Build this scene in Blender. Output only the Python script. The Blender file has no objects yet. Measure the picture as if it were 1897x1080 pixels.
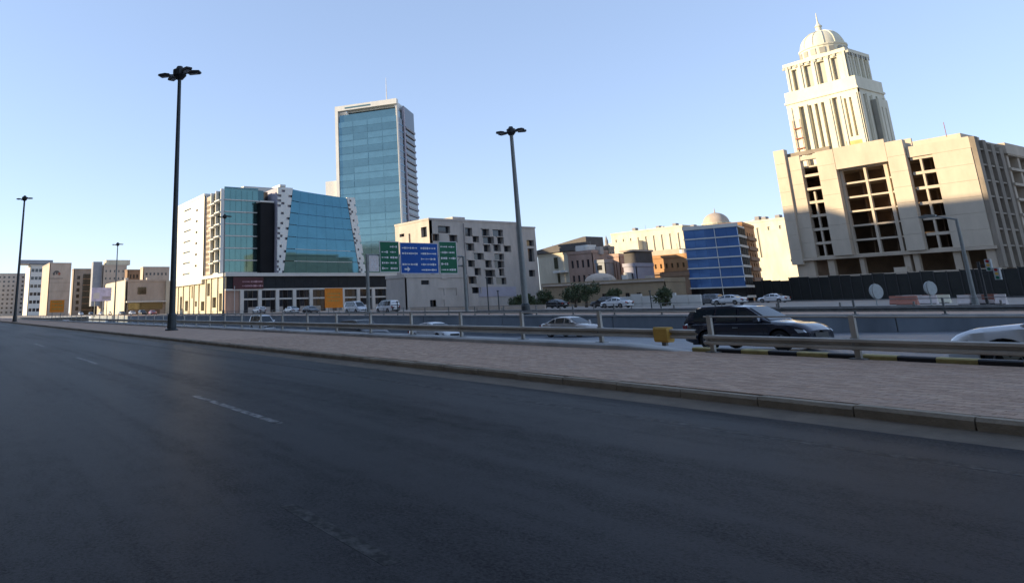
import bpy, math, random
from mathutils import Vector, Matrix
random.seed(7)
D = bpy.data; S = bpy.context.scene; COL = S.collection
R = math.radians

# ------------------------------------------------------------------ camera
FPX, PPX, PPY, TILT, CAMZ = 1265.0, 640.0, 270.0, 0.026, 1.3   # lens and horizon of the photograph (1897 x 1080)
rho = math.atan(TILT); th = math.atan((583 - TILT*640 - PPY)*math.cos(rho)/FPX); phi = R(29.7)
up = Vector((0, 0, 1)); fh = Vector((-math.cos(phi), math.sin(phi), 0)); rt = fh.cross(up)
FW = fh*math.cos(th) + up*math.sin(th); cu = -fh*math.sin(th) + up*math.cos(th)
CX = rt*math.cos(rho) - cu*math.sin(rho); CY = rt*math.sin(rho) + cu*math.cos(rho)
CAM = Vector((0, 0, CAMZ))
cd = D.cameras.new('camera'); cam = D.objects.new('camera', cd); COL.objects.link(cam); S.camera = cam
cd.sensor_fit = 'HORIZONTAL'; cd.sensor_width = 36; cd.lens = 36*FPX/1897
cd.shift_x = (948.5 - PPX)/1897; cd.shift_y = -(540 - PPY)/1897
cd.clip_start = .1; cd.clip_end = 6000
cam.matrix_world = Matrix(((CX.x, CY.x, -FW.x, 0), (CX.y, CY.y, -FW.y, 0), (CX.z, CY.z, -FW.z, CAMZ), (0, 0, 0, 1)))

# ------------------------------------------------------------------ light
SUN_AZ, SUN_EL = 35.0, 14.0          # sun stands behind the camera to the left, low
w = D.worlds.new('World'); S.world = w; w.use_nodes = True
nt = w.node_tree; bg = nt.nodes['Background']; sky = nt.nodes.new('ShaderNodeTexSky')
sky.sky_type = 'NISHITA'; sky.sun_disc = False; sky.sun_elevation = R(SUN_EL); sky.sun_rotation = R(180 + SUN_AZ)
sky.altitude = 600; sky.air_density = .9; sky.dust_density = 0.1; sky.ozone_density = 4.0
gm = nt.nodes.new('ShaderNodeGamma'); gm.inputs[1].default_value = .50    # softer zenith-to-horizon range, the same all round the sky
nt.links.new(sky.outputs[0], gm.inputs[0]); vm = nt.nodes.new('ShaderNodeVectorMath'); vm.operation = 'MULTIPLY'; vm.inputs[1].default_value = (1.04, 1.0, 1.09); nt.links.new(gm.outputs[0], vm.inputs[0]); nt.links.new(vm.outputs[0], bg.inputs[0])
bg.inputs[1].default_value = 0.15
sl = D.lights.new('sun', 'SUN'); sl.energy = 2.7; sl.angle = R(.5); sl.color = (1.0, .80, .52)
so = D.objects.new('sun', sl); COL.objects.link(so)
sd = Vector((-math.sin(R(SUN_AZ))*math.cos(R(SUN_EL)), -math.cos(R(SUN_AZ))*math.cos(R(SUN_EL)), math.sin(R(SUN_EL))))
so.rotation_euler = sd.to_track_quat('Z', 'Y').to_euler()
S.view_settings.view_transform = 'Standard'; S.view_settings.look = 'None'; S.view_settings.gamma = 1
S.view_settings.exposure = 1.75
S.render.resolution_x = 1024; S.render.resolution_y = 582

# ------------------------------------------------------------------ pixel to place (only while laying out)
def ray(x, y): return (FW*FPX + CX*(x - PPX) - CY*(y - PPY)).normalized()
def ony(x, y, Y): d = ray(x, y); return CAM + d*(Y/d.y)
def onx(x, y, X): d = ray(x, y); return CAM + d*(X/d.x)

# ------------------------------------------------------------------ materials
MATS = {}
def mat(name, col, rough=.7, metal=0, var=.12, vs=.6, bump=0, bs=8, spec=.5, stain=0, coat=0, emit=0):
    if name in MATS: return MATS[name]
    m = D.materials.new(name); m.use_nodes = True; MATS[name] = m
    n = m.node_tree.nodes; l = m.node_tree.links; b = n['Principled BSDF']
    b.inputs['Roughness'].default_value = rough; b.inputs['Metallic'].default_value = metal
    b.inputs['Specular IOR Level'].default_value = spec
    if coat: b.inputs['Coat Weight'].default_value = coat; b.inputs['Coat Roughness'].default_value = .05
    c = (*col, 1)
    if stain: var *= 1.35
    if var:
        tc = n.new('ShaderNodeNewGeometry'); nz = n.new('ShaderNodeTexNoise')
        nz.inputs['Scale'].default_value = vs; nz.inputs['Detail'].default_value = 6; nz.inputs['Roughness'].default_value = .65
        mp = n.new('ShaderNodeMapping'); mp.inputs['Scale'].default_value = (1, 1, .35 if stain else 1)
        l.new(tc.outputs['Position'], mp.inputs[0]); l.new(mp.outputs[0], nz.inputs[0])
        rp = n.new('ShaderNodeValToRGB'); rp.color_ramp.elements[0].position = .3; rp.color_ramp.elements[1].position = .7
        rp.color_ramp.elements[0].color = (*[max(0, v*(1 - var)) for v in col], 1); rp.color_ramp.elements[1].color = (*[min(1, v*(1 + var*.7)) for v in col], 1)
        l.new(nz.outputs['Fac'], rp.inputs[0]); l.new(rp.outputs[0], b.inputs['Base Color'])
        if bump:
            n2 = n.new('ShaderNodeTexNoise'); n2.inputs['Scale'].default_value = bs; n2.inputs['Detail'].default_value = 4
            l.new(tc.outputs['Position'], n2.inputs[0]); bp = n.new('ShaderNodeBump'); bp.inputs['Strength'].default_value = bump
            bp.inputs['Distance'].default_value = .02; l.new(n2.outputs['Fac'], bp.inputs['Height']); l.new(bp.outputs[0], b.inputs['Normal'])
    else: b.inputs['Base Color'].default_value = c
    if emit: b.inputs['Emission Color'].default_value = c; b.inputs['Emission Strength'].default_value = emit
    return m
def glass(name, col, rough=.06, metal=.75, wave=.02):
    m = mat(name, col, rough, metal, var=.10, vs=.25, spec=.8)
    n = m.node_tree.nodes; l = m.node_tree.links; b = n['Principled BSDF']
    g = n.new('ShaderNodeNewGeometry'); z = n.new('ShaderNodeTexNoise'); z.inputs['Scale'].default_value = .35; z.inputs['Detail'].default_value = 1
    l.new(g.outputs['Position'], z.inputs[0]); bp = n.new('ShaderNodeBump'); bp.inputs['Strength'].default_value = .25; bp.inputs['Distance'].default_value = wave
    l.new(z.outputs['Fac'], bp.inputs['Height']); l.new(bp.outputs[0], b.inputs['Normal'])
    return m

def asphalt(name, base, tint=(1, 1, 1), rough=.5, spec=.2):
    m = D.materials.new(name); m.use_nodes = True; MATS[name] = m
    n = m.node_tree.nodes; l = m.node_tree.links; b = n['Principled BSDF']; b.inputs['Specular IOR Level'].default_value = spec
    g = n.new('ShaderNodeNewGeometry')
    def noise(scale, sx, sy, det=6, rg=.6):
        mp = n.new('ShaderNodeMapping'); mp.inputs['Scale'].default_value = (sx, sy, 1); l.new(g.outputs['Position'], mp.inputs[0])
        z = n.new('ShaderNodeTexNoise'); z.inputs['Scale'].default_value = scale; z.inputs['Detail'].default_value = det; z.inputs['Roughness'].default_value = rg
        l.new(mp.outputs[0], z.inputs[0]); return z.outputs['Fac']
    big = noise(.35, .25, 1.0); lane = noise(1.1, .04, 1.0, 3); fine = noise(45, 1, 1, 4, .85); mid = noise(5, .6, 1, 5)
    def mth(op, a, c):
        q = n.new('ShaderNodeMath'); q.operation = op
        for i, v in enumerate((a, c)):
            if isinstance(v, float): q.inputs[i].default_value = v
            else: l.new(v, q.inputs[i])
        return q.outputs[0]
    s = mth('ADD', mth('ADD', mth('MULTIPLY', big, .42), mth('MULTIPLY', lane, .5)), mth('ADD', mth('MULTIPLY', fine, .78), mth('MULTIPLY', mid, .22)))
    rp = n.new('ShaderNodeValToRGB'); e = rp.color_ramp.elements
    e[0].position = .68; e[0].color = (*[base*.35*t for t in tint], 1); e[1].position = 1.08 - .08; e[1].color = (*[base*2.3*t for t in tint], 1)
    l.new(s, rp.inputs[0]); l.new(rp.outputs[0], b.inputs['Base Color'])
    mr = n.new('ShaderNodeMapRange'); mr.inputs['From Min'].default_value = .55; mr.inputs['From Max'].default_value = .95
    mr.inputs['To Min'].default_value = rough + .12; mr.inputs['To Max'].default_value = rough - .1
    l.new(s, mr.inputs[0]); l.new(mr.outputs[0], b.inputs['Roughness'])
    bp = n.new('ShaderNodeBump'); bp.inputs['Strength'].default_value = .6; bp.inputs['Distance'].default_value = .005
    l.new(noise(120, 1, 1, 3, .7), bp.inputs['Height']); l.new(bp.outputs[0], b.inputs['Normal'])
    return m
def worn_paint(name, col, under, amount=.5):
    m = D.materials.new(name); m.use_nodes = True; MATS[name] = m
    n = m.node_tree.nodes; l = m.node_tree.links; b = n['Principled BSDF']; b.inputs['Roughness'].default_value = .5; b.inputs['Specular IOR Level'].default_value = .02
    g = n.new('ShaderNodeNewGeometry'); z = n.new('ShaderNodeTexNoise'); z.inputs['Scale'].default_value = 7; z.inputs['Detail'].default_value = 9; z.inputs['Roughness'].default_value = .75
    l.new(g.outputs['Position'], z.inputs[0]); rp = n.new('ShaderNodeValToRGB'); e = rp.color_ramp.elements
    e[0].position = amount - .1; e[0].color = (*under, 1); e[1].position = amount + .16; e[1].color = (*col, 1)
    l.new(z.outputs['Fac'], rp.inputs[0]); l.new(rp.outputs[0], b.inputs['Base Color']); return m

mat('ground', (.30, .26, .22), .9, var=.25, vs=.15, bump=.3)
asphalt('asphalt', .025, (1.02, .98, 1.02), .50, .011)
asphalt('asphalt_highway', .075, (.93, 1, 1.12), .55)
asphalt('asphalt_far', .09, (1, .98, .96), .6)
worn_paint('lane_paint', (.36, .35, .34), (.028, .027, .027), .50)
worn_paint('edge_paint', (.13, .125, .12), (.027, .026, .026), .55)
mat('kerb', (.31, .25, .18), .85, var=.3, vs=3, bump=.5, bs=30)
mat('gutter', (.14, .108, .075), .85, var=.35, vs=2, bump=.4, bs=30)
for i, c in enumerate([(.47, .31, .215), (.42, .275, .19), (.52, .355, .25), (.45, .31, .225)]): mat('paver%d' % i, c, .85, var=.22, vs=9, bump=.4, bs=60)
mat('sand', (.17, .145, .125), .95, var=.3, vs=8)
mat('yellow_paint', (.42, .34, .13), .7, var=.3, vs=5); mat('black_paint', (.018, .018, .02), .6, var=.3, vs=5)
mat('galvanised', (.46, .435, .385), .5, .15, var=.25, vs=1.5); mat('galvanised_dark', (.22, .22, .21), .6, .4, var=.3, vs=3)
mat('pale_concrete', (.44, .44, .43), .8, var=.25, vs=.7, stain=1, bump=.2)
mat('wall_blue_grey', (.22, .26, .30), .7, var=.2, vs=.4, stain=1)
mat('pole_dark', (.05, .06, .065), .5, .5, var=.15, vs=2); mat('pole_grey', (.22, .23, .22), .55, .4, var=.15, vs=2)
mat('lamp_black', (.015, .016, .018), .5); mat('lens', (.3, .3, .28), .2)
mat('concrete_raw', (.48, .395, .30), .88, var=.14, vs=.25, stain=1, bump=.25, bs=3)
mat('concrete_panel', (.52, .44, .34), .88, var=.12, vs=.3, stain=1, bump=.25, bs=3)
mat('concrete_dim', (.26, .215, .165), .9, var=.25, vs=.4, stain=1); mat('concrete_inner', (.25, .17, .11), .9, var=.3, vs=.5)  # dim concrete: the raw concrete darkened, shade put into the colour
mat('cream_stone', (.68, .635, .49), .8, var=.1, vs=.3, stain=1); mat('cream_dark', (.30, .285, .235), .5, var=.15, vs=.4)
mat('gold_patch', (.55, .42, .14), .7, var=.3, vs=.6); mat('rust_red', (.32, .10, .06), .8, var=.3, vs=1)
mat('white_wall', (.72, .71, .66), .8, var=.08, vs=.25, stain=1); mat('white_trim', (.64, .615, .56), .7, var=.08)
mat('cream_wall', (.58, .53, .41), .85, var=.14, vs=.35, stain=1)
mat('beige_wall', (.46, .375, .30), .85, var=.14, vs=.3, stain=1); mat('beige_dark', (.30, .25, .205), .85, var=.15, vs=.3, stain=1)
mat('grey_stone', (.45, .405, .36), .82, var=.13, vs=.45, stain=1, bump=.15, bs=4); mat('grey_stone_dark', (.28, .26, .25), .85, var=.15, vs=.5)
mat('mauve_panel', (.38, .36, .41), .8, var=.1, vs=.4)
mat('brown_wall', (.25, .155, .095), .85, var=.2, vs=.35, stain=1); mat('orange_wall', (.44, .235, .105), .85, var=.2, vs=.35, stain=1)
mat('tan_wall', (.30, .225, .14), .85, var=.2, vs=.25, stain=1); mat('pink_wall', (.40, .27, .21), .85, var=.2, vs=.3, stain=1)
mat('roof_dark', (.10, .09, .085), .8, var=.2); mat('blue_grey_wall', (.28, .29, .31), .8, var=.15)
mat('hoarding', (.014, .015, .013), .75, var=.4, vs=.5); mat('hoarding_post', (.03, .03, .03), .6)
glass('glass_dark', (.035, .04, .05), .08, .3); glass('glass_teal', (.10, .195, .19)); glass('glass_teal_dark', (.05, .10, .11))
glass('glass_blue', (.06, .16, .21), .05, .8); glass('glass_tower', (.175, .30, .325), .08, .75); glass('glass_tower_dark', (.13, .235, .265), .08, .7)
glass('glass_royal', (.13, .28, .66), .06, .7); glass('glass_black', (.006, .006, .008), .12, .1); glass('glass_bronze', (.16, .145, .09), .08, .6)
mat('spandrel_teal', (.10, .20, .225), .3, .3); mat('spandrel_blue', (.07, .19, .29), .3, .3)
mat('slot_black', (.008, .008, .010), .6, var=.3, vs=.3, spec=.2); mat('fascia_dark', (.016, .02, .024), .6, var=.3, spec=.25); mat('fascia_red', (.075, .012, .016), .5, var=.2); mat('letter_white', (.62, .60, .60), .6, var=0)
mat('letter_pink', (.50, .30, .33), .6, var=0)
mat('sign_green', (.006, .11, .055), .55, var=.15, spec=.25); mat('sign_blue', (.004, .07, .30), .55, var=.12, spec=.25); mat('sign_orange', (.80, .235, .006), .6, var=.12, vs=2)
mat('sign_grey', (.36, .38, .37), .6, var=.15, vs=4); mat('billboard', (.55, .53, .72), .5, var=.3, vs=.5)
mat('barrier_red', (.42, .17, .12), .7, var=.2, vs=2); mat('barrier_white', (.62, .55, .52), .7, var=.2, vs=2); mat('barrier_yellow', (.50, .30, .06), .7, var=.2, vs=2)
mat('tyre', (.012, .012, .012), .85); mat('rim', (.35, .35, .36), .3, .9, var=0); mat('black_trim', (.012, .012, .013), .5, var=0)
mat('paint_navy', (.006, .009, .026), .18, .2, var=0, coat=1); mat('paint_white', (.70, .71, .72), .25, 0, var=.05, coat=.8)
mat('paint_silver', (.68, .69, .70), .25, .3, var=0, coat=1); mat('paint_black', (.006, .006, .008), .35, 0, var=0, coat=.3)
mat('paint_beige', (.42, .37, .33), .25, .3, var=0, coat=.8); mat('paint_grey', (.12, .125, .135), .25, .5, var=0, coat=.9); mat('paint_red', (.28, .02, .02), .25, .1, var=0, coat=.9)
glass('car_glass', (.02, .03, .035), .04, .25, 0); mat('headlight', (.55, .57, .6), .1, .6, var=0, coat=1); mat('taillight', (.30, .01, .01), .2, var=0, coat=1)
mat('leaf_dark', (.045, .062, .025), .7, var=.4, vs=2); mat('leaf_mid', (.075, .095, .035), .7, var=.4, vs=2); mat('bark', (.10, .075, .05), .9, var=.3, vs=4)

# ------------------------------------------------------------------ mesh helpers
class MB:
    def __init__(s): s.v = []; s.f = []
    def add(s, vs, fs):
        o = len(s.v); s.v += [tuple(v) for v in vs]; s.f += [tuple(i + o for i in f) for f in fs]
    def box(s, x0, x1, y0, y1, z0, z1):
        s.add([(x0, y0, z0), (x1, y0, z0), (x1, y1, z0), (x0, y1, z0), (x0, y0, z1), (x1, y0, z1), (x1, y1, z1), (x0, y1, z1)],
              [(0, 3, 2, 1), (4, 5, 6, 7), (0, 1, 5, 4), (1, 2, 6, 5), (2, 3, 7, 6), (3, 0, 4, 7)]); return s
    def quad(s, a, b, c, d): s.add([a, b, c, d], [(0, 1, 2, 3)]); return s
    def tube(s, p0, p1, r0, r1=None, n=10, cap=True):
        p0 = Vector(p0); p1 = Vector(p1); r1 = r0 if r1 is None else r1
        d = (p1 - p0).normalized(); a = d.orthogonal().normalized(); b = d.cross(a)
        vs = []
        for p, r in ((p0, r0), (p1, r1)):
            for k in range(n): t = 2*math.pi*k/n; vs.append(p + a*math.cos(t)*r + b*math.sin(t)*r)
        fs = [(k, (k+1) % n, n + (k+1) % n, n + k) for k in range(n)]
        if cap: fs += [tuple(range(n))[::-1], tuple(range(n, 2*n))]
        s.add(vs, fs); return s
    def lathe(s, prof, n=20, c=(0, 0, 0)):
        vs = []; fs = []
        for r, z in prof:
            for k in range(n): t = 2*math.pi*k/n; vs.append((c[0] + r*math.cos(t), c[1] + r*math.sin(t), c[2] + z))
        for i in range(len(prof)-1):
            for k in range(n): fs.append((i*n+k, i*n+(k+1) % n, (i+1)*n+(k+1) % n, (i+1)*n+k))
        s.add(vs, fs); return s
    def prism(s, poly, axis, t0, t1):
        def P(p, t): return (p[0], t, p[1]) if axis == 'y' else ((t, p[0], p[1]) if axis == 'x' else (p[0], p[1], t))
        n = len(poly); s.add([P(p, t0) for p in poly] + [P(p, t1) for p in poly],
            [tuple(range(n)), tuple(range(n, 2*n))[::-1]] + [(k, n+k, n+(k+1) % n, (k+1) % n) for k in range(n)]); return s
    def mesh(s, name, m, smooth=False):
        me = D.meshes.new(name); me.from_pydata(s.v, [], s.f); me.materials.append(MATS[m] if isinstance(m, str) else m)
        if smooth:
            me.polygons.foreach_set('use_smooth', [True]*len(me.polygons))
            try: me.set_sharp_from_angle(angle=R(40))
            except Exception: pass
        me.update(); return me
def fixn(me):
    import bmesh
    b = bmesh.new(); b.from_mesh(me); bmesh.ops.recalc_face_normals(b, faces=b.faces); b.to_mesh(me); b.free(); return me
def link(name, me, parent=None, loc=(0, 0, 0), scale=(1, 1, 1), rz=0):
    o = D.objects.new(name, me); COL.objects.link(o); o.parent = parent; o.location = loc; o.scale = scale
    if rz: o.rotation_euler = (0, 0, rz)
    return o
def obj(name, mb, m, parent=None, loc=(0, 0, 0), smooth=False, rz=0): return link(name, fixn(mb.mesh(name, m, smooth)), parent, loc, rz=rz)
UNIT = {}
def bx(name, parent, x0, x1, y0, y1, z0, z1, m):
    """a box-shaped part; alike parts share one unit mesh per material"""
    if m not in UNIT: UNIT[m] = MB().box(-.5, .5, -.5, .5, -.5, .5).mesh('block_' + m, m)
    return link(name, UNIT[m], parent, ((x0+x1)/2, (y0+y1)/2, (z0+z1)/2), (abs(x1-x0), abs(y1-y0), abs(z1-z0)))
def tag(o, label=None, cat=None, group=None, kind=None):
    if label: o['label'] = label
    if cat: o['category'] = cat
    if group: o['group'] = group
    if kind: o['kind'] = kind
    return o
def empty(name, loc=(0, 0, 0), rz=0):
    o = D.objects.new(name, None); COL.objects.link(o); o.location = loc; o.rotation_euler = (0, 0, rz); o.empty_display_size = .5; return o
def copy_tree(o, parent=None):
    c = o.copy(); COL.objects.link(c); c.parent = parent
    for ch in list(o.children): copy_tree(ch, c)
    return c

# ------------------------------------------------------------------ ground, roads
def hz(X):                                        # level of the sunken highway along its length
    if X > 6: return 0.0
    if X > -46: return max(-1.6, -.02 - (6 - X)*.0305)
    return -1.6
HY0, HY1, HX0 = 14.35, 43.0, -262.0
g = MB(); BIG = 4000
g.quad((-BIG, -BIG, 0), (BIG, -BIG, 0), (BIG, HY0, 0), (-BIG, HY0, 0)); g.quad((-BIG, HY1, 0), (BIG, HY1, 0), (BIG, BIG, 0), (-BIG, BIG, 0))
g.quad((-BIG, HY0, 0), (HX0, HY0, 0), (HX0, HY1, 0), (-BIG, HY1, 0)); g.quad((8, HY0, 0), (BIG, HY0, 0), (BIG, HY1, 0), (8, HY1, 0))
tag(obj('ground', g, 'ground'), kind='structure')
xs = [12] + [6 - 4*i for i in range(14)] + [-60, -90, -130, -180, -230, -275]
h = MB()
for a, b_ in zip(xs, xs[1:]):
    h.quad((a, HY0-.2, hz(a)+.004), (b_, HY0-.2, hz(b_)+.004), (b_, HY1+.2, hz(b_)+.004), (a, HY1+.2, hz(a)+.004))
highway = tag(obj('highway', h, 'asphalt_highway'), kind='structure')
tag(obj('near_road', MB().quad((-900, -9, .004), (60, -9, .004), (60, 8.2, .004), (-900, 8.2, .004)), 'asphalt'), kind='structure')
tag(obj('gutter_strip', MB().quad((-300, 7.78, .003), (40, 7.78, .003), (40, 8.3, .04), (-300, 8.3, .04)), 'gutter'), kind='structure')
# worn lane markings on the near road
for i, (x0, x1, y) in enumerate([(-10.9, -7.7, 3.42), (-22.5, -19.2, 3.42), (-34.5, -31, 3.42), (-4.6, -3.3, 2.1)]):
    o = obj('lane_dash', MB().box(x0, x1, y-.055, y+.055, .002, .0048), 'lane_paint' if i < 3 else 'edge_paint'); tag(o, kind='structure')
tag(obj('edge_line', MB().box(-60, 12, 6.72, 6.86, .002, .0048), 'edge_paint'), kind='structure')
# lane dashes on the highway
for y in (18.0, 21.6, 25.2, 32.6, 36.2, 39.6):
    for k in range(14):
        x = -6 - k*9.0 - (y % 3)
        o = obj('lane_dash', MB().quad((x, y-.07, hz(x)+.01), (x-3, y-.07, hz(x-3)+.01), (x-3, y+.07, hz(x-3)+.01), (x, y+.07, hz(x)+.01)), 'lane_paint'); tag(o, kind='structure')

# pavement between the near road and the rail: pieces
pave = tag(obj('pavement', MB().box(-300, 40, 8.46, 14.05, -.2, .146), 'sand'), kind='structure')
kerbmesh = MB().prism([(0, -.05), (0, .118), (.03, .152), (.158, .152), (.158, -.05)], 'x', 0, .985).mesh('kerb_stone', 'kerb')
for k in range(75):
    o = link('kerb_stone', kerbmesh, pave, (-72 + k, 8.30 + random.uniform(-.008, .006), random.uniform(-.008, .006)))
    o.rotation_euler = (random.uniform(-.02, .02), random.uniform(-.006, .006), random.uniform(-.007, .007))
kl = MB().prism([(8.30, -.05), (8.30, .15), (8.458, .15), (8.458, -.05)], 'x', -300, -72.02); obj('kerb', kl, 'kerb', pave)
# far kerb painted yellow and black where the highway comes level
fk = [fixn(MB().prism([(0, -.6), (0, .215), (.03, .235), (.20, .235), (.22, .21), (.22, -.6)], 'x', 0, .535).mesh('painted_kerb_stone', m)) for m in ('yellow_paint', 'black_paint')]
for k in range(30): link('painted_kerb_stone', fk[k % 2], pave, (-9.75 + k*.54, 14.06, 0))
PL, PW = .235, .115
pm = [MB().box(-PL/2+.004, PL/2-.004, -PW/2+.004, PW/2-.004, 0, .03).mesh('paver', 'paver%d' % i) for i in range(4)]
cand = []; r = 0; y = 8.52
while y < 13.98:
    x = -26 + (PL/2 if r % 2 else 0)
    while x < 4.5:
        cand.append((x, y)); x += PL
    y += PW; r += 1
def dpt(p): return (Vector((p[0], p[1], .15)) - CAM).dot(FW)
def inview(p):
    v = Vector((p[0], p[1], .15)) - CAM; z = v.dot(FW); u = PPX + FPX*v.dot(CX)/z
    return 0 < u < 1897
cand.sort(key=lambda p: (not inview(p), dpt(p)))
rest = [MB() for _ in range(4)]
for i, (x, y) in enumerate(cand):
    c = random.choice((0, 0, 1, 2, 3)); dz = .1265 + random.uniform(-.0012, .0012)
    if i < 300: link('paver', pm[c], pave, (x, y, dz))
    else: rest[c].box(x-PL/2+.004, x+PL/2-.004, y-PW/2+.004, y+PW/2-.004, dz, dz+.03)
for c in range(4): tag(obj('pavers', rest[c], 'paver%d' % c, pave), kind='stuff')
# farther along, where the pavers can no longer be told apart
m = mat('paver_far', (.465, .308, .215), .85, var=.2, vs=2.5)
obj('paving', MB().box(-300, -26.1, 8.46, 14.0, .10, .153), 'paver_far', pave)

# retaining walls of the sunken road and the low parapet under the rail
rw = MB().box(-275, -9.8, 14.06, 14.34, -2.2, .125); tag(obj('retaining_wall', rw, 'pale_concrete'), 'near concrete retaining wall of the sunken highway below the guard rail', 'wall')
pp = MB().prism([(13.50, .10), (13.50, .24), (13.55, .27), (14.25, .27), (14.30, .24), (14.30, .10)], 'x', -275, -11.2)
pp.add([(-11.2, 13.5, .1), (-11.2, 13.5, .24), (-11.2, 13.55, .27), (-11.2, 14.25, .27), (-11.2, 14.3, .24), (-11.2, 14.3, .1), (-9.7, 13.9, .13), (-9.7, 14.3, .13)],
       [(0, 1, 6), (1, 2, 6), (2, 3, 7, 6), (3, 4, 7), (4, 5, 7), (0, 6, 7, 5)])
tag(obj('parapet', pp, 'pale_concrete'), 'low pale concrete parapet strip under the near guard rail', 'parapet')
fw = empty('far_retaining_wall', (0, HY1, 0)); tag(fw, 'long blue grey panelled wall along the far side of the sunken highway', 'wall')
for k in range(44):
    x = 6 - k*6.0
    if hz(x-3) < -.12: bx('wall_panel', fw, x-5.94, x, 0, .3, -2.2, .02 + .01*random.random(), 'wall_blue_grey')
bx('coping', fw, -258, 0, -.06, .42, .035, .14, 'pale_concrete')
tag(obj('underpass_end', MB().box(-263, -262, HY0, HY1, -2, -.1), 'fascia_dark'), 'dark panel for the unlit underpass mouth where the sunken highway ends', 'wall')  # solid end wall, the darkness inside the mouth is put into its colour
# far pavement strip, service road, pavement before the buildings
tag(obj('far_pavement', MB().box(-260, 40, 43.45, 50.5, -.1, .1), 'paver_far'), kind='structure')
tag(obj('service_road', MB().quad((-700, 50.5, .004), (60, 50.5, .004), (60, 62.5, .004), (-700, 62.5, .004)), 'asphalt_far'), kind='structure')
tag(obj('far_kerb', MB().box(-250, 40, 50.5, 50.75, -.05, .14), 'kerb'), kind='structure')
tag(obj('building_pavement', MB().box(-180, 10, 62.5, 66.2, -.1, .12), 'paver_far'), kind='structure')

# ------------------------------------------------------------------ guard rails
wprof = [(.01, 0), (-.045, .018), (-.045, .062), (.03, .088), (.03, .112), (-.045, .138), (-.045, .182), (.01, .20)]
def wbeam(L):
    b = MB(); n = len(wprof)
    b.add([(0, p[0], p[1]) for p in wprof] + [(L, p[0], p[1]) for p in wprof] + [(0, p[0]+.008, p[1]) for p in wprof] + [(L, p[0]+.008, p[1]) for p in wprof],
          [(i, i+1, n+i+1, n+i) for i in range(n-1)] + [(2*n+i, 3*n+i, 3*n+i+1, 2*n+i+1) for i in range(n-1)] + [(0, 2*n, 3*n, n), (n-1, 2*n-1, 4*n-1, 3*n-1)])
    return b
def guard_rail(x0, x1, y, z, step, label, m='galvanised', top=True, h=.75):
    g = empty('guard_rail', (x0, y, z)); tag(g, label, 'guard rail', 'guard rails along the highway')
    nseg = int(round((x1-x0)/step)); beam = wbeam(step-.004).mesh('beam', m)
    post = MB(); post.box(-.045, .045, -.035, .035, -.05, h); post.box(-.06, .06, -.06, -.035, .15, .38); pm_ = post.mesh('post', m)
    blt = MB().tube((0, -.075, 0), (0, -.055, 0), .02, n=6).mesh('bolt', 'galvanised_dark')
    pl = MB().box(-.12, .12, -.10, .10, 0, .02).mesh('base_plate', 'galvanised_dark')
    for k in range(nseg):
        link('beam', beam, g, (k*step, -.065, .16))
        if top: obj('top_rail', MB().tube((k*step, 0, h-.025), ((k+1)*step-.003, 0, h-.02), .017, n=8), m, g)
        p = link('post', pm_, g, (k*step+.12, 0, 0)); link('base_plate', pl, p, (0, 0, .0)); link('bolt', blt, p, (0, -.045, .262))
    return g
guard_rail(-9.2-.12, 12.28, 13.97, .155, 2.7, 'near galvanised guard rail standing on the yellow and black kerb')
guard_rail(-9.45-2.7*24, -9.45, 13.92, .26, 2.7, 'near galvanised guard rail standing on the pale parapet strip')
guard_rail(-9.45-2.7*24-4*30, -9.45-2.7*24, 13.92, .26, 4.0, 'distant stretch of the near guard rail running off to the left')
guard_rail(-160, 12, 43.2, .14, 4.0, 'far guard rail on top of the panelled highway wall', 'galvanised_dark', h=.8)
guard_rail(-60, 8, 50.2, .1, 4.0, 'grey guard rail beside the far service road', 'galvanised_dark', False, .6)
# ------------------------------------------------------------------ street lamps
def lamp_post(base, h, label, m='pole_dark', rz=0.5, r0=.2):
    t = empty('street_lamp', base, rz); tag(t, label, 'street lamp', 'tall four armed street lamps')
    obj('mast', MB().lathe([(r0, 0), (r0*.92, h*.1), (r0*.55, h-.2), (0, h-.2)], 14), m, t, smooth=True)
    b = MB(); b.lathe([(0, 0), (r0*1.9, 0), (r0*1.9, .08), (r0*1.35, .12), (r0*1.25, .9), (r0*1.05, 1.0)], 14); obj('base', b, 'pole_dark', t)
    obj('hub', MB().lathe([(0, -.45), (.22, -.45), (.42, -.2), (.42, .15), (.26, .22), (.18, .4), (0, .4)], 14), 'lamp_black', t, (0, 0, h))
    for k, a in enumerate((20, -20, 160, 200)):
        c, s = math.cos(R(a)), math.sin(R(a)); e = empty('x'); D.objects.remove(e)
        arm = obj('arm', MB().tube((.3*c, .3*s, 0), (.75*c, .75*s, .04), .045, n=8), 'lamp_black', t, (0, 0, h-.12))
        lb = MB().prism([(.62, -.08), (.66, .06), (.95, .12), (1.38, .08), (1.42, -.02), (1.3, -.09)], 'y', -.19, .19)
        o = obj('lamp_head', lb, 'lamp_black', t, (0, 0, h-.10), rz=R(a))
        obj('lens', MB().box(.72, 1.28, -.14, .14, -.105, -.092), 'lens', o)
    return t
lamp_post((-41.1, 11.4, .14), 15.9, 'tall dark street lamp on the paved strip beside the near road', r0=.2)
lamp_post((-122, 8.95, .14), 19.6, 'leftmost tall street lamp at the edge of the near road', r0=.24)
lamp_post((-47.0, 45.0, .1), 17.0, 'grey tapering street lamp in front of the grey stone building', 'pole_grey', r0=.3)
lamp_post((-126, 44.6, .1), 18.6, 'slim street lamp in front of the teal glass block', 'pole_grey')
lamp_post((-173, 34.1, -1.6), 18.9, 'small far street lamp rising above the low cream building', 'pole_grey')

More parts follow.
